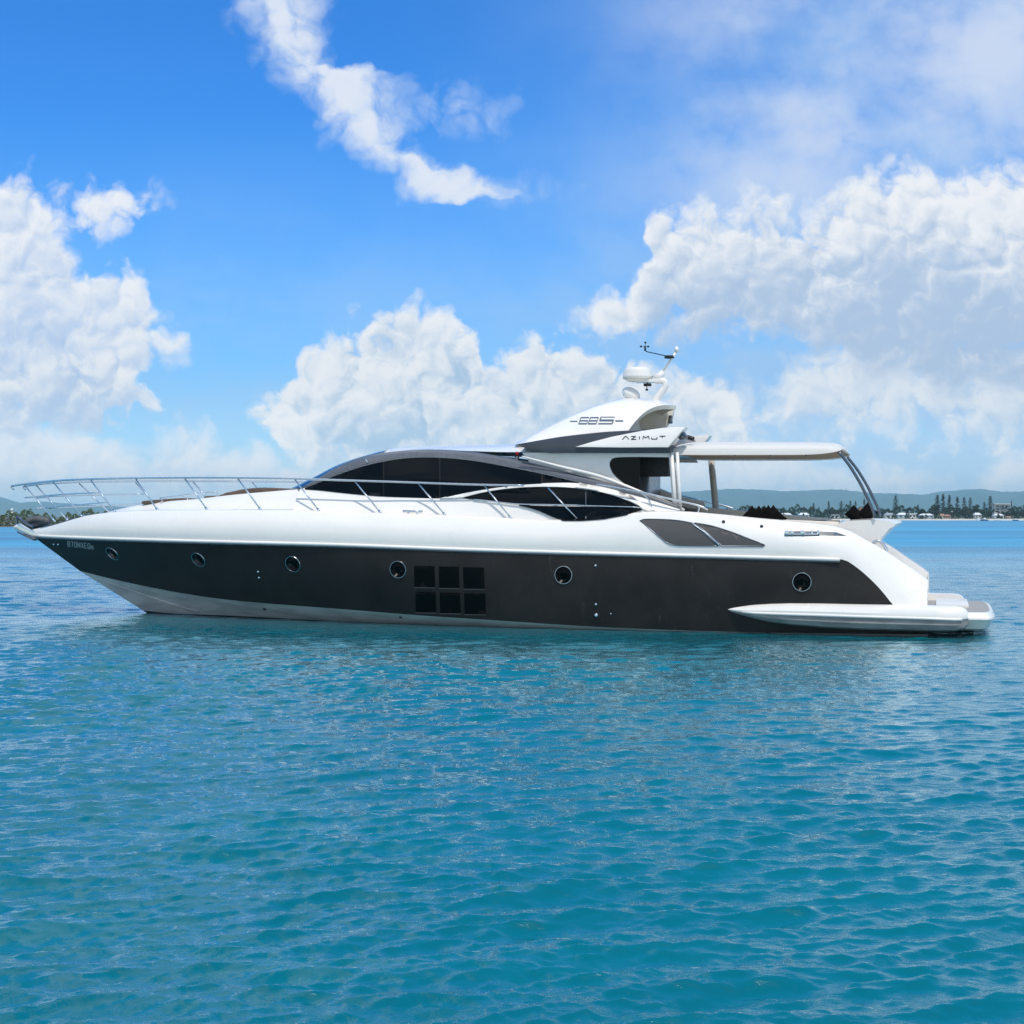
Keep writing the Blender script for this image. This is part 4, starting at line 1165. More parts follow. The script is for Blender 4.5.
# ------------------------------------------------------------------ stem: roller, anchor
def spt(x, y, b=0.0): return at(x, y, b)
M = MB()
for b in (-0.10, 0.10):
    vf = plate([(31, 529.5), (20, 523), (13.5, 526), (14.2, 529.2), (22, 533), (30, 538.5), (36, 541), (40, 535)], b + 0.02, b - 0.02); M.add(*vf)
M.tube([spt(17.5, 526.5, 0.12), spt(17.5, 526.5, -0.12)], 0.07, 10)
roller = bevel(M.build('bow_roller', 'chrome', yacht), 0.008)
M = MB()
M.tube([spt(x, y) for x, y in spline([(33, 527.5), (24, 522.6), (19.4, 518.0), (17.2, 516.6)], 12)], 0.05, 8)
M.tube([spt(17.4, 518.6, 0.0), spt(16.2, 523.5), spt(19, 529)], 0.045, 8)
M.tube([spt(20.5, 517.4), spt(22.6, 520.8)], 0.03, 6)
for sgn in (-1, 1):
    fl = [spt(x, y, sgn * b) for x, y, b in ((17, 531, 0.02), (24, 534.5, 0.22), (33, 538.6, 0.30), (35, 539.5, 0.03))]
    M.add(fl + [p + Vector((0, 0, -0.05)) for p in fl], [(0, 1, 2, 3), (7, 6, 5, 4), (0, 4, 5, 1), (1, 5, 6, 2), (2, 6, 7, 3), (3, 7, 4, 0)])
M.build('anchor', 'dark steel', yacht, auto=40)
# added arch and plate approximating a half-erased shape at the stem, far side
M = MB()
pts = [spt(x, y, -0.35) for x, y in spline([(24.5, 526.5), (29, 521.6), (35, 519.2), (42, 519.8), (50, 521.8)], 16)]
M.tube(pts, [0.05] + [0.10] * 14 + [0.05], 10)
M.build('bow_remnant', 'remnant grey', yacht)
vf = plate([(24.5, 527), (30, 522), (36, 520), (43, 520.6), (50, 522.4), (44, 526), (36, 529.5), (31, 531)], -0.30, -0.42); mesh_obj('bow_remnant_fill', vf[0], vf[1], 'slate paint', yacht)

# ------------------------------------------------------------------ loose cushions in the cockpit
def pillow(px, py_top, b, half_d, tilt, mat, label, group, name='throw_pillow', spin=0.0):
    """square stuffed cushion standing on one corner"""
    p = at(px, py_top, b)
    n = 13; s = half_d * math.sqrt(2) / 2
    M = MB()
    for sg in (-1, 1):
        rows = []
        for i in range(n):
            u = -1 + 2 * i / (n - 1); row = []
            for j in range(n):
                v = -1 + 2 * j / (n - 1)
                pin = 1 - 0.10 * (1 - u * u) * abs(v) ** 3
                pin2 = 1 - 0.10 * (1 - v * v) * abs(u) ** 3
                h = 0.10 * ((1 - u ** 4) * (1 - v ** 4)) ** 0.55 + 0.004 * math.sin(7 * u + 3 * px) * math.cos(6 * v + px)
                row.append(Vector((s * u * pin2, sg * h, s * v * pin)))
            rows.append(row)
        M.grid(rows, flip=(sg == -1))
    o = M.build(name, mat, None)
    o.matrix_world = Matrix.Translation(ORI) @ Matrix.Rotation(-TH, 4, 'Z') @ Matrix.Translation((p.x, p.y, p.z - half_d)) @ Matrix.Rotation(R(spin), 4, 'Z') @ Matrix.Rotation(R(tilt), 4, 'X') @ Matrix.Rotation(R(45), 4, 'Y')
    tag(o, label, 'cushion', group)
    return o
G1 = 'black cushions on the side sofa'
for k, (x, y, sp_, lab) in enumerate(((752, 505.0, 4, 'black pointed cushion, leftmost of the five standing on the side sofa'), (758.5, 505.2, -14, 'black pointed cushion, second from the left of the row on the side sofa'),
        (764.2, 505.2, 10, 'black pointed cushion in the middle of the row of five on the side sofa'), (768.4, 504.8, -8, 'black pointed cushion, fourth from the left of the row on the side sofa'), (773.4, 504.6, 6, 'black pointed cushion, rightmost of the five standing on the side sofa'))):
    pillow(x, y, 1.55 + 0.07 * k, 0.34 - (0.0 if k in (0, 4) else 0.02), -8 + 3 * k, 'black fabric', lab, G1, spin=sp_)
G2 = 'cushions on the aft console'
for x, y, b, hd, sp_, m_, lab in ((854, 504.4, 1.3, 0.24, 6, 'black fabric', 'black pointed cushion at the left end of the white aft console'), (861, 506.2, 1.12, 0.22, -4, 'brown fabric', 'brown shiny cushion between two black ones on the aft console'), (867.6, 502.2, 1.28, 0.26, 5, 'black fabric', 'black pointed cushion on the aft console beside the awning poles')):
    pillow(x, y, b, hd, -4, m_, lab, G2, spin=sp_)

# ------------------------------------------------------------------ water
def water_material():
    m, T, p = principled('sea water')
    T.n.remove(p)
    out = T.n['Material Output']
    geo = T.add('ShaderNodeNewGeometry')
    pos = geo.outputs['Position']
    # light coming back up out of the water: set by the water, not its facets, far streaks apart
    n = T.noise(T.vec('MULTIPLY', pos, (0.02, 0.035, 0)), 1.0, 4, 0.6)
    n2 = T.noise(T.vec('MULTIPLY', pos, (0.25, 0.5, 0)), 1.0, 5, 0.6)
    sep = T.add('ShaderNodeSeparateXYZ'); T.put(sep.inputs[0], pos)
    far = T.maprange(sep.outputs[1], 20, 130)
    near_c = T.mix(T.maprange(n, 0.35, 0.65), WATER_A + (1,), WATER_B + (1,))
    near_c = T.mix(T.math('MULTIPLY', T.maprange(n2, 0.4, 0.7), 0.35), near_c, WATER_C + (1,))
    painted_gusts = T.noise(T.vec('MULTIPLY', pos, (0.006, 0.045, 0)), 1.0, 6, 0.62)
    far_c = T.mix(T.maprange(painted_gusts, 0.40, 0.60), WATER_D + (1,), WATER_E + (1,))  # lighter and darker sheen of gust streaks painted into the far colour
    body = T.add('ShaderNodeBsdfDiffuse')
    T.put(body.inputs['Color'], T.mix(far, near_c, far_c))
    body.inputs['Normal'].default_value = (0, 0, 1)
    up = T.add('ShaderNodeCombineXYZ'); up.inputs[2].default_value = 1.0
    T.put(body.inputs['Normal'], up.outputs[0])
    # ripples finer than the modelled waves
    r1 = T.noise(T.vec('MULTIPLY', pos, (3.0, 5.4, 1)), 1.0, 6, 0.66, dist=0.4)
    r2 = T.noise(T.vec('MULTIPLY', pos, (0.55, 1.1, 1)), 1.0, 4, 0.55, dist=0.3)
    cat = T.noise(T.vec('MULTIPLY', pos, (0.05, 0.11, 1)), 1.0, 3, 0.5)      # gusts
    h = T.math('ADD', T.math('MULTIPLY', r1, T.maprange(cat, 0.3, 0.7, 0.05, 0.12)), T.math('MULTIPLY', r2, 0.08))
    b = T.add('ShaderNodeBump'); b.inputs['Strength'].default_value = 1.0; b.inputs['Distance'].default_value = WATER_BUMP
    T.put(b.inputs['Height'], h)
    fr = T.add('ShaderNodeFresnel'); fr.inputs['IOR'].default_value = 1.38; T.put(fr.inputs['Normal'], b.outputs[0])
    gl = T.add('ShaderNodeBsdfGlossy'); gl.inputs['Color'].default_value = (0.86, 0.97, 1, 1); T.put(gl.inputs['Normal'], b.outputs[0])
    T.put(gl.inputs['Roughness'], T.maprange(sep.outputs[1], 30, 200, 0.07, 0.36, smooth=False))
    mx = T.add('ShaderNodeMixShader')
    # rough far water shows less mirror than a smooth sheet would at so flat an angle
    T.put(mx.inputs[0], T.math('MULTIPLY', fr.outputs[0], T.maprange(sep.outputs[1], 30, 160, 1.3, 0.42), clamp=True))
    T.l.new(body.outputs[0], mx.inputs[1]); T.l.new(gl.outputs[0], mx.inputs[2]); T.l.new(mx.outputs[0], out.inputs['Surface'])
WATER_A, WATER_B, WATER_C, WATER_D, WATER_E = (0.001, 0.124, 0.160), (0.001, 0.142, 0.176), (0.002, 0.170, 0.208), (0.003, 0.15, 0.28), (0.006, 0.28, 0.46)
WATER_BUMP = 0.24
water_material()
def water():
    rng = np.random.default_rng(5)
    # radial grid around the viewer, fine near, coarse far
    d = np.concatenate([[0.0, 1.5, 3.0], np.exp(np.linspace(np.log(4.5), np.log(110), 1350)), np.exp(np.linspace(np.log(111), np.log(8400), 90))])
    inner = np.linspace(-0.39, 0.39, 760)
    outer = np.concatenate([np.linspace(0.39, 0.85, 200)[1:], np.linspace(0.85, math.pi, 40)[1:]])
    ang = np.concatenate([-outer[::-1], inner, outer[:-1]])
    D, A = np.meshgrid(d, ang, indexing='ij')
    Xg, Yg = D * np.sin(A), D * np.cos(A)
    Z = np.zeros_like(Xg); DX = np.zeros_like(Xg); DY = np.zeros_like(Xg)
    cell = np.maximum(np.gradient(D, axis=0), D * np.gradient(A, axis=1))
    lam = np.exp(rng.uniform(np.log(0.085), np.log(1.9), 230))
    main = math.radians(-76)                      # waves run towards the viewer, a little to the right
    for L in lam:
        th = main + rng.normal(0, 0.26 if L > 0.6 else 0.42)
        k = 2 * math.pi / L
        amp = 0.0046 * L ** 1.0 * math.exp(-(L / 1.15) ** 2) * rng.uniform(0.5, 1.4)
        fade = np.clip((L / (2.6 * cell)) - 0.6, 0, 1)
        ph = k * (Xg * math.cos(th) + Yg * math.sin(th)) + rng.uniform(0, 6.283)
        s_, c_ = np.sin(ph), np.cos(ph)
        Z += amp * fade * c_
        DX -= 0.85 * amp * fade * math.cos(th) * s_
        DY -= 0.85 * amp * fade * math.sin(th) * s_
    # gusts: patches of rougher and smoother water
    G = 1 + 0.35 * np.sin(Xg * 0.21 + 1.3 * np.sin(Yg * 0.13)) * np.sin(Yg * 0.17 + 0.9 * np.sin(Xg * 0.11 + 2))
    # quieter in the lee of the hull
    lx = (Xg - ORI.x) * CT - (Yg - ORI.y) * ST
    dl = np.maximum(0, -((Xg - ORI.x) * ST + (Yg - ORI.y) * CT) - 3.0)
    lee = 1 - 0.62 * np.exp(-(dl / 4.5) ** 2) * np.exp(-(lx / 14.0) ** 6)
    Z *= G * lee
    V = np.stack([Xg + DX, Yg + DY, Z], -1).reshape(-1, 3)
    nr, nc = Xg.shape
    i = np.arange(nr - 1)[:, None] * nc; j = np.arange(nc)[None, :]; j2 = (j + 1) % nc
    F = np.stack([i + j, i + nc + j, i + nc + j2, i + j2], -1).reshape(-1, 4)
    F = F[:, ::-1]
    me = bpy.data.meshes.new('water')
    me.vertices.add(len(V)); me.vertices.foreach_set('co', V.ravel())
    me.loops.add(F.size); me.loops.foreach_set('vertex_index', F.ravel().astype(np.int32))
    me.polygons.add(len(F)); me.polygons.foreach_set('loop_start', np.arange(0, F.size, 4, dtype=np.int32))
    me.polygons.foreach_set('use_smooth', np.ones(len(F), bool))
    me.update(); me.validate()
    me.materials.append(MATS['sea water'])
    o = bpy.data.objects.new('water', me); COL.objects.link(o)
    tag(o, kind='structure')
water()

# ------------------------------------------------------------------ far shores
def far(px, py, D): return Vector(((px - 512) / FPX * D, D, CAM_H - (py - HOR) / FPX * D))
mottled('wet mud', (0.16, 0.14, 0.11), (0.11, 0.10, 0.08), 0.3, 0.8)
mottled('sand', (0.62, 0.57, 0.48), (0.54, 0.49, 0.41), 0.05, 0.9)
mottled('scrub ground', (0.10, 0.115, 0.06), (0.14, 0.13, 0.08), 0.02, 0.9)
mottled('bark', (0.13, 0.10, 0.075), (0.09, 0.07, 0.055), 2, 0.9)
def foliage(name, c1, c2, sc):
    m, T, p = principled(name, c1, 0.65, spec=0.25)
    geo = T.add('ShaderNodeNewGeometry')
    n = T.noise(geo.outputs['Position'], sc, 3, 0.6)
    f = T.math('ADD', T.math('MULTIPLY', T.maprange(n, 0.3, 0.7), 0.6), T.math('MULTIPLY', geo.outputs['Random Per Island'], 0.4))
    T.put(p.inputs['Base Color'], T.mix(f, tuple(c1) + (1,), tuple(c2) + (1,)))
foliage('pine needles', (0.014, 0.030, 0.016), (0.030, 0.050, 0.025), 0.3)
foliage('broad leaves', (0.014, 0.028, 0.013), (0.038, 0.058, 0.024), 0.25)
foliage('mangrove leaves', (0.050, 0.080, 0.022), (0.120, 0.135, 0.045), 0.30)
foliage('forest', (0.035, 0.065, 0.028), (0.075, 0.105, 0.045), 0.02)
for nm, c in (('white render', (0.78, 0.78, 0.77)), ('pale blue boards', (0.50, 0.60, 0.70)), ('cream render', (0.66, 0.58, 0.47)), ('brick', (0.42, 0.25, 0.18)), ('grey roof', (0.33, 0.35, 0.37)), ('white roof', (0.76, 0.78, 0.80)), ('terracotta roof', (0.45, 0.22, 0.14)), ('brown roof', (0.22, 0.16, 0.13)), ('boat blue', (0.03, 0.06, 0.14))):
    mottled(nm, c, tuple(x * 0.9 for x in c), 0.4, 0.6)
principled('house glass', (0.03, 0.04, 0.05), 0.1)

def hump(name, prof, D0, D1, D2, seed, rough, mat='forest', x_ext=0):
    """a wooded range: crest heights at distance D1, sloping down to D0 in front and D2 behind"""
    rng = np.random.default_rng(seed)
    px = np.linspace(prof[0][0], prof[-1][0], 170)
    ph = np.interp(px, [p[0] for p in prof], [p[1] for p in prof])
    rows = []
    for t in np.linspace(0, 1, 40):
        D = D0 + (D1 - D0) * t if t <= 1 else D1
        row = []
        for k, (x, y) in enumerate(zip(px, ph)):
            zc = far(x, y, D1).z
            zz = zc * (t ** 0.8) * (1 + 0.0 * t)
            gul = rough * zc * (1 - t) * t * 4 * (math.sin(x * 0.11 + 3 * math.sin(t * 5 + x * 0.03)) * 0.5 + math.sin(x * 0.27 + t * 7) * 0.3)
            row.append(Vector(((x - 512) / FPX * D1 * (0.75 + 0.25 * t), D, max(0.2, zz + gul + (rng.normal(0, 0.010) * zc if t > 0.05 else 0)))))
        rows.append(row)
    rows.append([Vector((p.x, D2, 0.2)) for p in rows[-1]])
    M = MB(); M.grid(rows)
    o = M.build(name, mat); tag(o, kind='structure')
    return o
hump('hills', [(560, 500), (640, 494), (690, 491.5), (720, 489.4), (740, 489), (765, 490), (790, 491.2), (812, 490.4), (832, 489.4), (850, 490.6), (875, 493), (900, 493.5), (918, 495), (928, 494), (940, 491.6), (955, 490.8), (966, 489.6), (978, 489), (990, 490.2), (1008, 492), (1024, 491.4), (1080, 490), (1180, 494), (1300, 505)], 8200, 11500, 13000, 2, 0.22)
hump('hills', [(-260, 505), (-120, 496), (-40, 493), (0, 496.8), (10, 500), (20, 503), (28, 502), (44, 501.6), (60, 503), (90, 505), (120, 506.5), (200, 508), (330, 511), (420, 513.5)], 8200, 11500, 13000, 4, 0.2)

# shore on the right: sand, then scrub land behind
def strip(name, x0, x1, prof, mat, wob=0.0):
    rng = np.random.default_rng(8)
    rows = []
    for D, z in prof:
        rows.append([Vector(((x - 512) / FPX * 1000, D + wob * math.sin(x * 0.05) + wob * 0.5 * math.sin(x * 0.013 + 1), z)) for x in np.linspace(x0, x1, 80)])
    M = MB(); M.grid(rows); tag(M.build(name, mat), kind='structure')
strip('beach', 470, 1350, [(930, -0.4), (942, 0.25), (954, 0.9), (975, 1.25)], 'sand', 5)
strip('shore_land', 470, 1350, [(962, 1.1), (985, 1.6), (1200, 2.2), (8300, 2.5)], 'scrub ground', 8)
strip('mud_bank', -1400, 120 + 260, [(372, -0.3), (378, 0.15), (392, 0.5), (470, 0.6), (8300, 0.7)], 'wet mud', 0)

def leaf(M, c, s, rng):
    q = [Vector(rng.normal(0, 1, 3)) for _ in range(2)]
    u = q[0].normalized(); w = (q[1] - u * q[1].dot(u)).normalized()
    s1, s2 = s * rng.uniform(0.6, 1.3), s * rng.uniform(0.4, 0.9)
    M.add([c - u * s1, c - w * s2, c + u * s1, c + w * s2], [(0, 1, 2, 3)])
def crown_leaves(M, lobes, n, size, rng):
    for k in range(n):
        c, r = lobes[int(rng.integers(len(lobes)))]
        v = Vector(rng.normal(0, 1, 3)).normalized() * (r * rng.uniform(0.55, 1.05))
        leaf(M, Vector(c) + Vector((v.x, v.y, v.z * 0.8)), size, rng)
# stuff: the woods that read as one mass
rng = np.random.default_rng(21)
M = MB()
for k in range(22000):
    x = rng.uniform(-500, 200)
    h = 3.3 + 0.7 * math.sin(x * 0.09) + 0.5 * math.sin(x * 0.31 + 1) + 0.35 * math.sin(x * 0.83)
    D = 378 + rng.uniform(0, 9)
    z = 0.15 + (h - 0.15) * (1 - rng.uniform(0, 1) ** 1.4)
    leaf(M, Vector(((x - 512) / FPX * D, D + (z / h) * 5, z)), 0.28, rng)
mg = M.build('mangrove_trees', 'mangrove leaves', smooth=False)
tag(mg, 'low olive green mangrove belt along the left shore behind the bow', 'mangroves', kind='stuff')
M = MB()
for k in range(11000):
    x = rng.uniform(500, 1120)
    h = 6.3 + 1.2 * math.sin(x * 0.12) + 1.0 * math.sin(x * 0.37 + 2) + 0.8 * math.sin(x * 0.9)
    D = 1030 + rng.uniform(0, 60)
    z = 1.5 + h * (1 - rng.uniform(0, 1) ** 1.5)
    leaf(M, Vector(((x - 512) / FPX * D, D, z)), 0.95, rng)
tl = M.build('shore_woods', 'broad leaves', smooth=False)
tag(tl, 'dark low belt of woods behind the beach houses on the right shore', 'woods', kind='stuff')

M = MB()
for k in range(7000):
    x = rng.uniform(690, 1110)
    h = 2.2 * math.sin(x * 0.41) + 1.6 * math.sin(x * 0.97 + 1) + 1.2 * math.sin(x * 1.9 + 2)
    if h < 0.5: continue
    D = 958 + rng.uniform(0, 8)
    leaf(M, Vector(((x - 512) / FPX * D, D, 0.9 + min(h, 3.6) * (1 - rng.uniform(0, 1) ** 1.3))), 0.6, rng)
bs = M.build('beach_scrub', 'broad leaves', smooth=False)
tag(bs, 'dark patchy scrub along the top of the far beach in front of the houses', 'scrub', kind='stuff')
# tall whorled pines, one mesh per variant
def pine_mesh(seed, dens=1.0, wid=1.0, bare=0.0):
    rng = np.random.default_rng(seed)
    T_ = MB(); T_.tube([(0, 0, 0), (0.02, 0, 0.5), (0, 0.01, 1.0)], [0.02, 0.013, 0.003], 6)
    L = MB(); tiers = 20
    for t in range(tiers):
        z = 0.10 + bare + (0.88 - bare) * t / tiers
        rad = wid * (0.20 * (1 - z) ** 0.8 + 0.014) * rng.uniform(0.75, 1.15)
        nb = 6
        for b in range(nb):
            if rng.uniform() > dens: continue
            a = 2 * math.pi * (b + rng.uniform(-0.25, 0.25)) / nb + t
            for q in np.linspace(0.25, 1, 4):
                c = Vector((math.cos(a) * rad * q, math.sin(a) * rad * q, z + 0.02 * q * q + rng.normal(0, 0.004)))
                leaf(L, c, 0.026 * (1.15 - 0.3 * q), rng)
    return T_, L
def make_pine(seed, *a):
    T_, L = pine_mesh(seed, *a)
    o = thing('pine_tree', 'x', 'tree')
    T_.build('trunk', 'bark', o); L.build('crown', 'pine needles', o, smooth=False)
    return o
def dup(root, loc, sc, rz):
    r = root.copy(); COL.objects.link(r)
    r.location = loc; r.scale = sc if hasattr(sc, '__len__') else (sc,) * 3; r.rotation_euler = (0, 0, rz)
    for ch_ in root.children:
        c = ch_.copy(); COL.objects.link(c); c.parent = r
    return r
PV = [make_pine(31, 0.92), make_pine(32, 0.85, 1.2), make_pine(33, 0.8, 0.55), make_pine(34, 0.7, 0.9, 0.16)]
used = [False] * 4
PINES = [  # picture column, top row, variant, width, label
    (813.5, 502.4, 0, 1.0, 'dark pine on the far shore, first from the left seen under the awning'),
    (819.0, 506.4, 1, 0.9, 'short pine close beside the leftmost tall pine under the awning'),
    (828.6, 500.4, 2, 1.3, 'thin column-shaped pine on the far shore between two wider pines'),
    (841.2, 500.6, 1, 1.1, 'broad conical pine on the far shore left of the black console cushions'),
    (850.4, 500.2, 0, 0.9, 'pine on the far shore just above the left black console cushion'),
    (855.6, 500.4, 3, 0.9, 'thin pine on the far shore above the gap between the console cushions'),
    (864.2, 498.4, 3, 1.0, 'pine on the far shore above the right black console cushion'),
    (895.6, 494.8, 1, 1.05, 'lone tall conical pine right of the awning poles, above the stern console'),
    (918.0, 504.0, 2, 1.5, 'small dark spike-shaped pine between the beach houses'),
    (937.4, 494.2, 0, 1.15, 'left tree of the tallest pair of pines above the big round tree'),
    (943.0, 493.4, 3, 1.25, 'right tree of the tallest pair of pines above the big round tree'),
    (949.4, 494.4, 2, 1.5, 'slender pine standing alone right of the tallest pair'),
    (957.4, 496.2, 3, 1.3, 'open-branched pine, first of the three in the middle of the right shore'),
    (964.2, 496.6, 0, 1.0, 'second of the three pines in the middle of the right shore'),
    (970.2, 497.0, 1, 0.95, 'fullest and rightmost of the three pines in the middle of the right shore'),
    (984.2, 501.6, 1, 1.2, 'shorter broad pine left of the white apartment block'),
    (990.2, 495.4, 0, 1.15, 'tall pine standing against the left end of the white apartment block'),
    (1011.4, 500.2, 2, 0.9, 'thin pine right behind the white apartment block'),
    (1023.4, 504.6, 1, 1.0, 'pine cut by the right edge of the photograph'),
]
for k, (x, y, vr, w, lab) in enumerate(PINES):
    D = 985 + (k * 37) % 40
    base = far(x, 518, D); base.z = 1.7
    h = far(x, y, D).z - base.z
    o = PV[vr] if not used[vr] else dup(PV[vr], base, 1, 0)
    used[vr] = True
    o.location = base; o.scale = (h * w, h * w, h); o.rotation_euler = (0, 0, k * 1.7)
    tag(o, lab, 'tree', 'pines along the right shore')
# round-crowned trees
def round_tree(x, w_px, y, D, seed, lab):
    rng = np.random.default_rng(seed)
    base = far(x, 518, D); base.z = 1.6
    h = far(x, y, D).z - base.z; w = w_px / FPX * D
    o = thing('broadleaf_tree', lab, 'tree', base, 0, 'round trees along the right shore')
    M = MB(); M.tube([(0, 0, 0), (0.1, 0, h * 0.35), (0.0, 0.1, h * 0.6)], [0.35, 0.26, 0.12], 6)
    for a in range(4): M.tube([(0.1, 0, h * 0.35), (math.cos(a * 1.6) * w * 0.22, math.sin(a * 1.6) * w * 0.22, h * 0.66)], [0.16, 0.05], 5)
    M.build('trunk', 'bark', o)
    lobes = [((rng.uniform(-0.3, 0.3) * w, rng.uniform(-0.3, 0.3) * w, h * rng.uniform(0.36, 0.78)), min(w, h) * rng.uniform(0.2, 0.3)) for _ in range(9)]
    M = MB(); crown_leaves(M, lobes, 650, 0.55, rng); M.build('crown', 'broad leaves', o, smooth=False)
for k, (x, w, y, D, lab) in enumerate(((790, 16, 511, 1010, 'low round tree at the left end of the shore seen under the awning'), (834, 12, 509.5, 1005, 'low bushy tree between the column pine and the broad pine'), (879, 12, 511, 1010, 'low tree on the far shore right of the awning poles'),
        (922.5, 9, 508.6, 1000, 'small round tree right of the spike-shaped pine'), (933.5, 12, 503.6, 990, 'big dark round tree at the foot of the tallest pines'), (953, 14, 511, 985, 'bushy tree under the slender pine'), (965, 16, 508, 985, 'wide bushy tree under the three pines'),
        (976, 9, 503.0, 992, 'oval tree right of the three pines'), (986, 18, 510.5, 980, 'low spreading tree in front of the white roof'), (1006, 12, 511.5, 975, 'low tree in front of the apartment block'), (1018, 20, 507.5, 985, 'wide dark tree right of the apartment block'))):
    round_tree(x, w, y, D, 60 + k, lab)
# beach houses
def house(x0, x1, yt, yb, D, wall, roof, lab, kind=0):
    p, q = far(x0, yb, D), far(x1, yb, D)
    w = q.x - p.x; zt = far(x0, yt, D).z; zb = 1.4
    h = zt - zb; dp = max(5.0, w * 0.7)
    o = thing('beach_house', lab, 'house', ((p.x + q.x) / 2, D, zb), 0, 'houses along the right shore')
    wh = h * (0.62 if kind == 0 else 0.86)
    M = MB(); M.box((0, 0, wh / 2), w, dp, wh); M.build('wall', wall, o, smooth=False)
    M = MB(); e = 0.3
    if kind == 0:
        v = [(-w / 2 - e, -dp / 2 - e, wh), (w / 2 + e, -dp / 2 - e, wh), (w / 2 + e, dp / 2 + e, wh), (-w / 2 - e, dp / 2 + e, wh), (-w / 2 + w * 0.18, 0, h), (w / 2 - w * 0.18, 0, h)]
        M.add([(a, b, c + 0.02) for a, b, c in v], [(0, 1, 5, 4), (2, 3, 4, 5), (1, 2, 5), (3, 0, 4), (3, 2, 1, 0)])
    else:
        M.box((0, 0, wh + (h - wh) / 2 + 0.02), w + 1.2, dp + 1.2, h - wh)
    M.build('roof', roof, o, smooth=False)
    n = max(2, int(w / 2.4))
    for k in range(n):
        M = MB(); xx = -w / 2 + w * (k + 0.5) / n
        M.box((xx, -dp / 2 - 0.02, wh * 0.5), w / n * 0.55, 0.06, wh * 0.42); M.build('window', 'house glass', o, smooth=False)
HOUSES = [
    (768, 779, 513.6, 518, 1008, 'white render', 'grey roof', 'white grey-roofed house at the left end of the far shore under the awning', 0),
    (781, 791, 513.0, 518, 1000, 'cream render', 'white roof', 'cream house with a white roof on the far shore under the awning', 0),
    (799, 808.5, 512.8, 518, 995, 'white render', 'white roof', 'white house left of the first pine under the awning', 0),
    (830, 838.5, 514.2, 518, 990, 'white render', 'grey roof', 'low white house at the foot of the column-shaped pine', 1),
    (843.5, 850, 514.6, 518, 990, 'cream render', 'brown roof', 'small cream house right of the broad pine under the awning', 0),
    (884.5, 894, 513.0, 518.6, 985, 'white render', 'grey roof', 'white house under the lone tall pine right of the awning poles', 0),
    (897.5, 907, 512.8, 518.6, 980, 'pale blue boards', 'white roof', 'pale blue beach house right of the lone tall pine', 0),
    (907.6, 915, 513.4, 518.8, 975, 'white render', 'white roof', 'white flat-roofed beach house left of the spike-shaped pine', 1),
    (919.6, 932.4, 513.6, 518.6, 980, 'pale blue boards', 'white roof', 'long pale house with a white roof between spike pine and big round tree', 0),
    (938.6, 944.0, 513.8, 518.6, 972, 'cream render', 'terracotta roof', 'small cream house with a reddish roof below the tallest pines', 0),
    (944.6, 949.6, 514.6, 518.6, 970, 'brick', 'terracotta roof', 'reddish brick house below the slender pine', 0),
    (949.2, 954.2, 511.4, 517, 1005, 'white render', 'white roof', 'white house showing its roof above the bushes right of the slender pine', 0),
    (973.8, 980.2, 512.8, 517.5, 985, 'white render', 'white roof', 'white-roofed house half hidden behind bushes left of the apartment block', 0),
    (993.4, 1002.6, 513.8, 518.4, 972, 'white render', 'white roof', 'white-roofed boat shed below the apartment block', 0),
    (1006.2, 1011.4, 516.2, 519, 962, 'cream render', 'terracotta roof', 'little cream beach hut below the right end of the apartment block', 0),
]
for a in HOUSES: house(*a)
# apartment block: three white floor slabs with dark recessed glazing
D = 1040
p, q = far(992.2, 516, D), far(1009, 516, D)
ztop = far(1000, 503.8, D).z
w = q.x - p.x
ap = thing('apartment_block', 'white flat-roofed apartment block of three storeys among the pines', 'building', ((p.x + q.x) / 2, D, 1.6))
H = ztop - 1.6
M = MB(); M.box((0, 2, H * 0.485), w * 0.97, 10, H * 0.97); M.build('wall', 'white render', ap, smooth=False)
M = MB(); M.box((0, 0.6, H * 0.985), w + 0.6, 14, H * 0.05); M.build('roof', 'white roof', ap, smooth=False)
for k in range(3):
    z = H * (0.40 + 0.2 * k)
    M = MB(); M.box((0.1 * w * (k - 1) * 0.5, -3.4, z - H * 0.07), w * 0.98, 1.2, H * 0.05); M.build('balcony', 'white render', ap, smooth=False)
    for c in range(3):
        M = MB(); M.box((w * (-0.26 + 0.3 * c), -3.03, z + H * 0.025), w * 0.16, 0.1, H * 0.07); M.build('window', 'house glass', ap, smooth=False)
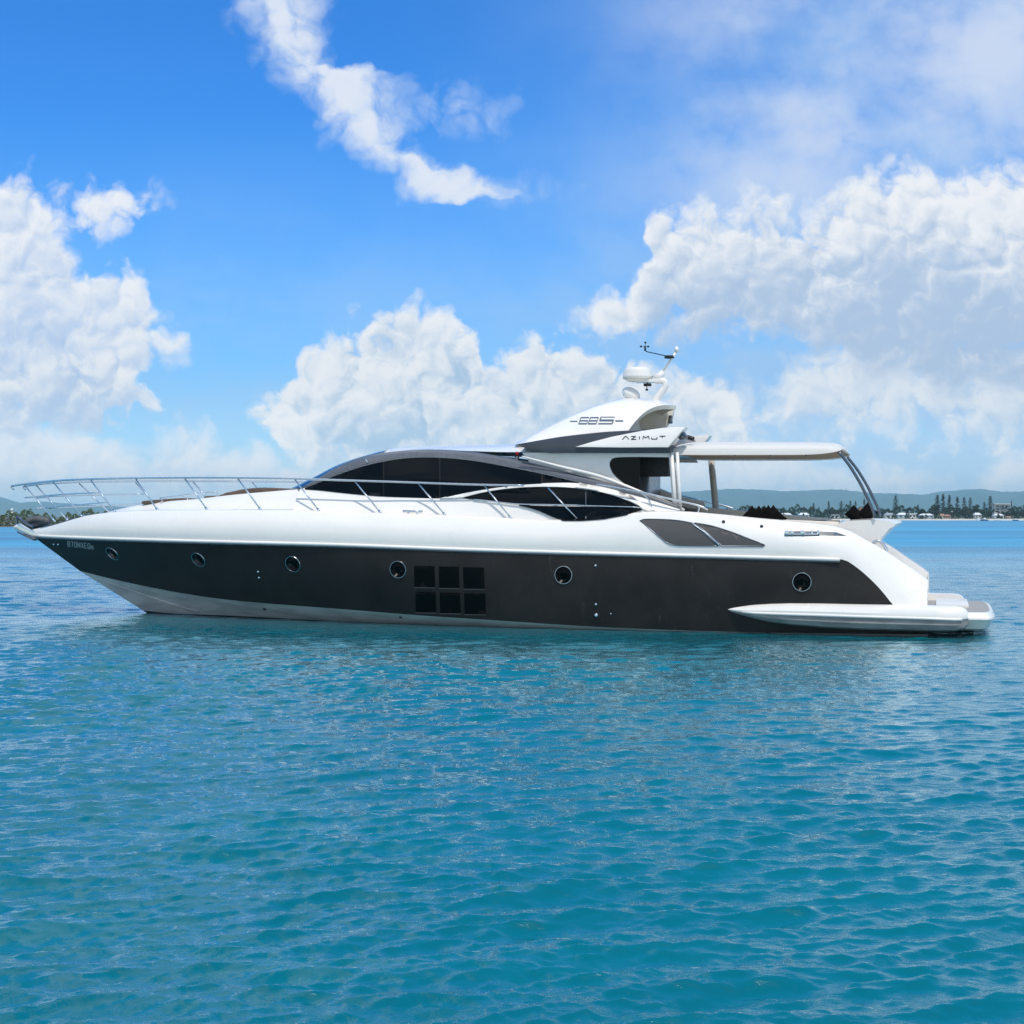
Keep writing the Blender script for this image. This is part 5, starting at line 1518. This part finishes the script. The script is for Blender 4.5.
# little craft off the beach
def launch(x0, x1, yt, D, hullm, lab):
    p, q = far(x0, 520, D), far(x1, 520, D)
    L = q.x - p.x; h = max(1.3, far(x0, yt, D).z)
    o = thing('moored_boat', lab, 'boat', ((p.x + q.x) / 2, D, 0), 0, 'small boats off the right shore')
    M = MB(); rows = []
    for t in np.linspace(0, 1, 9):
        b = L * 0.15 * (1 - max(0, (0.35 - t) / 0.35) ** 2); sh = h * (0.42 + 0.10 * (1 - t))
        rows.append([Vector((L * (t - 0.5), y_ * b, z_)) for y_, z_ in ((0, -0.3), (-0.8, 0.0), (-1, sh), (-0.7, sh + 0.02), (0.7, sh + 0.02), (1, sh), (0.8, 0.0))])
    M.grid(rows, wrap=True); M.f += [tuple(range(7)), tuple(8 * 7 + k for k in range(6, -1, -1))]; M.mi += [0, 0]
    autosmooth(M.build('hull', hullm, o), 40)
    M = MB(); M.add([(-L * 0.14, -L * 0.1, h * 0.45), (L * 0.22, -L * 0.1, h * 0.45), (L * 0.22, L * 0.1, h * 0.45), (-L * 0.14, L * 0.1, h * 0.45), (-L * 0.03, -L * 0.08, h), (L * 0.2, -L * 0.08, h), (L * 0.2, L * 0.08, h), (-L * 0.03, L * 0.08, h)], [(3, 2, 1, 0), (4, 5, 6, 7), (0, 1, 5, 4), (1, 2, 6, 5), (2, 3, 7, 6), (3, 0, 4, 7)])
    M.build('cabin', 'white render', o, smooth=False)
launch(975.5, 981.2, 517.6, 880, 'white render', 'white cabin boat moored off the beach below the oval tree')
launch(980.4, 988.0, 517.8, 872, 'boat blue', 'white and blue motorboat moored right of the white cabin boat')
launch(994.6, 1000.6, 518.6, 885, 'white render', 'small white boat moored below the boat shed')
launch(1012.4, 1018.4, 518.8, 880, 'boat blue', 'small dark-hulled boat moored near the right edge of the photo')
# white channel mark behind the mangroves
p = far(12, 513, 700); M = MB(); M.tube([(0, 0, 0), (0, 0, 4.4)], [0.55, 0.45], 8); M.tube([(0, 0, 4.4), (0, 0, 5.6)], [0.7, 0.6], 8)
o = M.build('channel_beacon', 'white render'); o.location = (p.x, p.y, 0.7); tag(o, 'white post of a channel beacon standing behind the mangroves at far left', 'beacon')

# ------------------------------------------------------------------ air
def haze(density):
    M = MB(); M.box((0, 6800, 134), 17000, 13800, 271)
    m = bpy.data.materials.new('sea air'); m.use_nodes = True
    T = NT(m.node_tree); T.n.clear()
    out = T.add('ShaderNodeOutputMaterial'); v = T.add('ShaderNodeVolumePrincipled')
    v.inputs['Color'].default_value = HAZE_C + (1,)
    v.inputs['Density'].default_value = density
    v.inputs['Anisotropy'].default_value = -0.45
    T.l.new(v.outputs[0], out.inputs['Volume'])
    MATS['sea air'] = m
    o = M.build('haze', 'sea air', smooth=False); tag(o, kind='stuff')
HAZE_C = (0.46, 0.80, 1.0)
haze(1.0e-4)
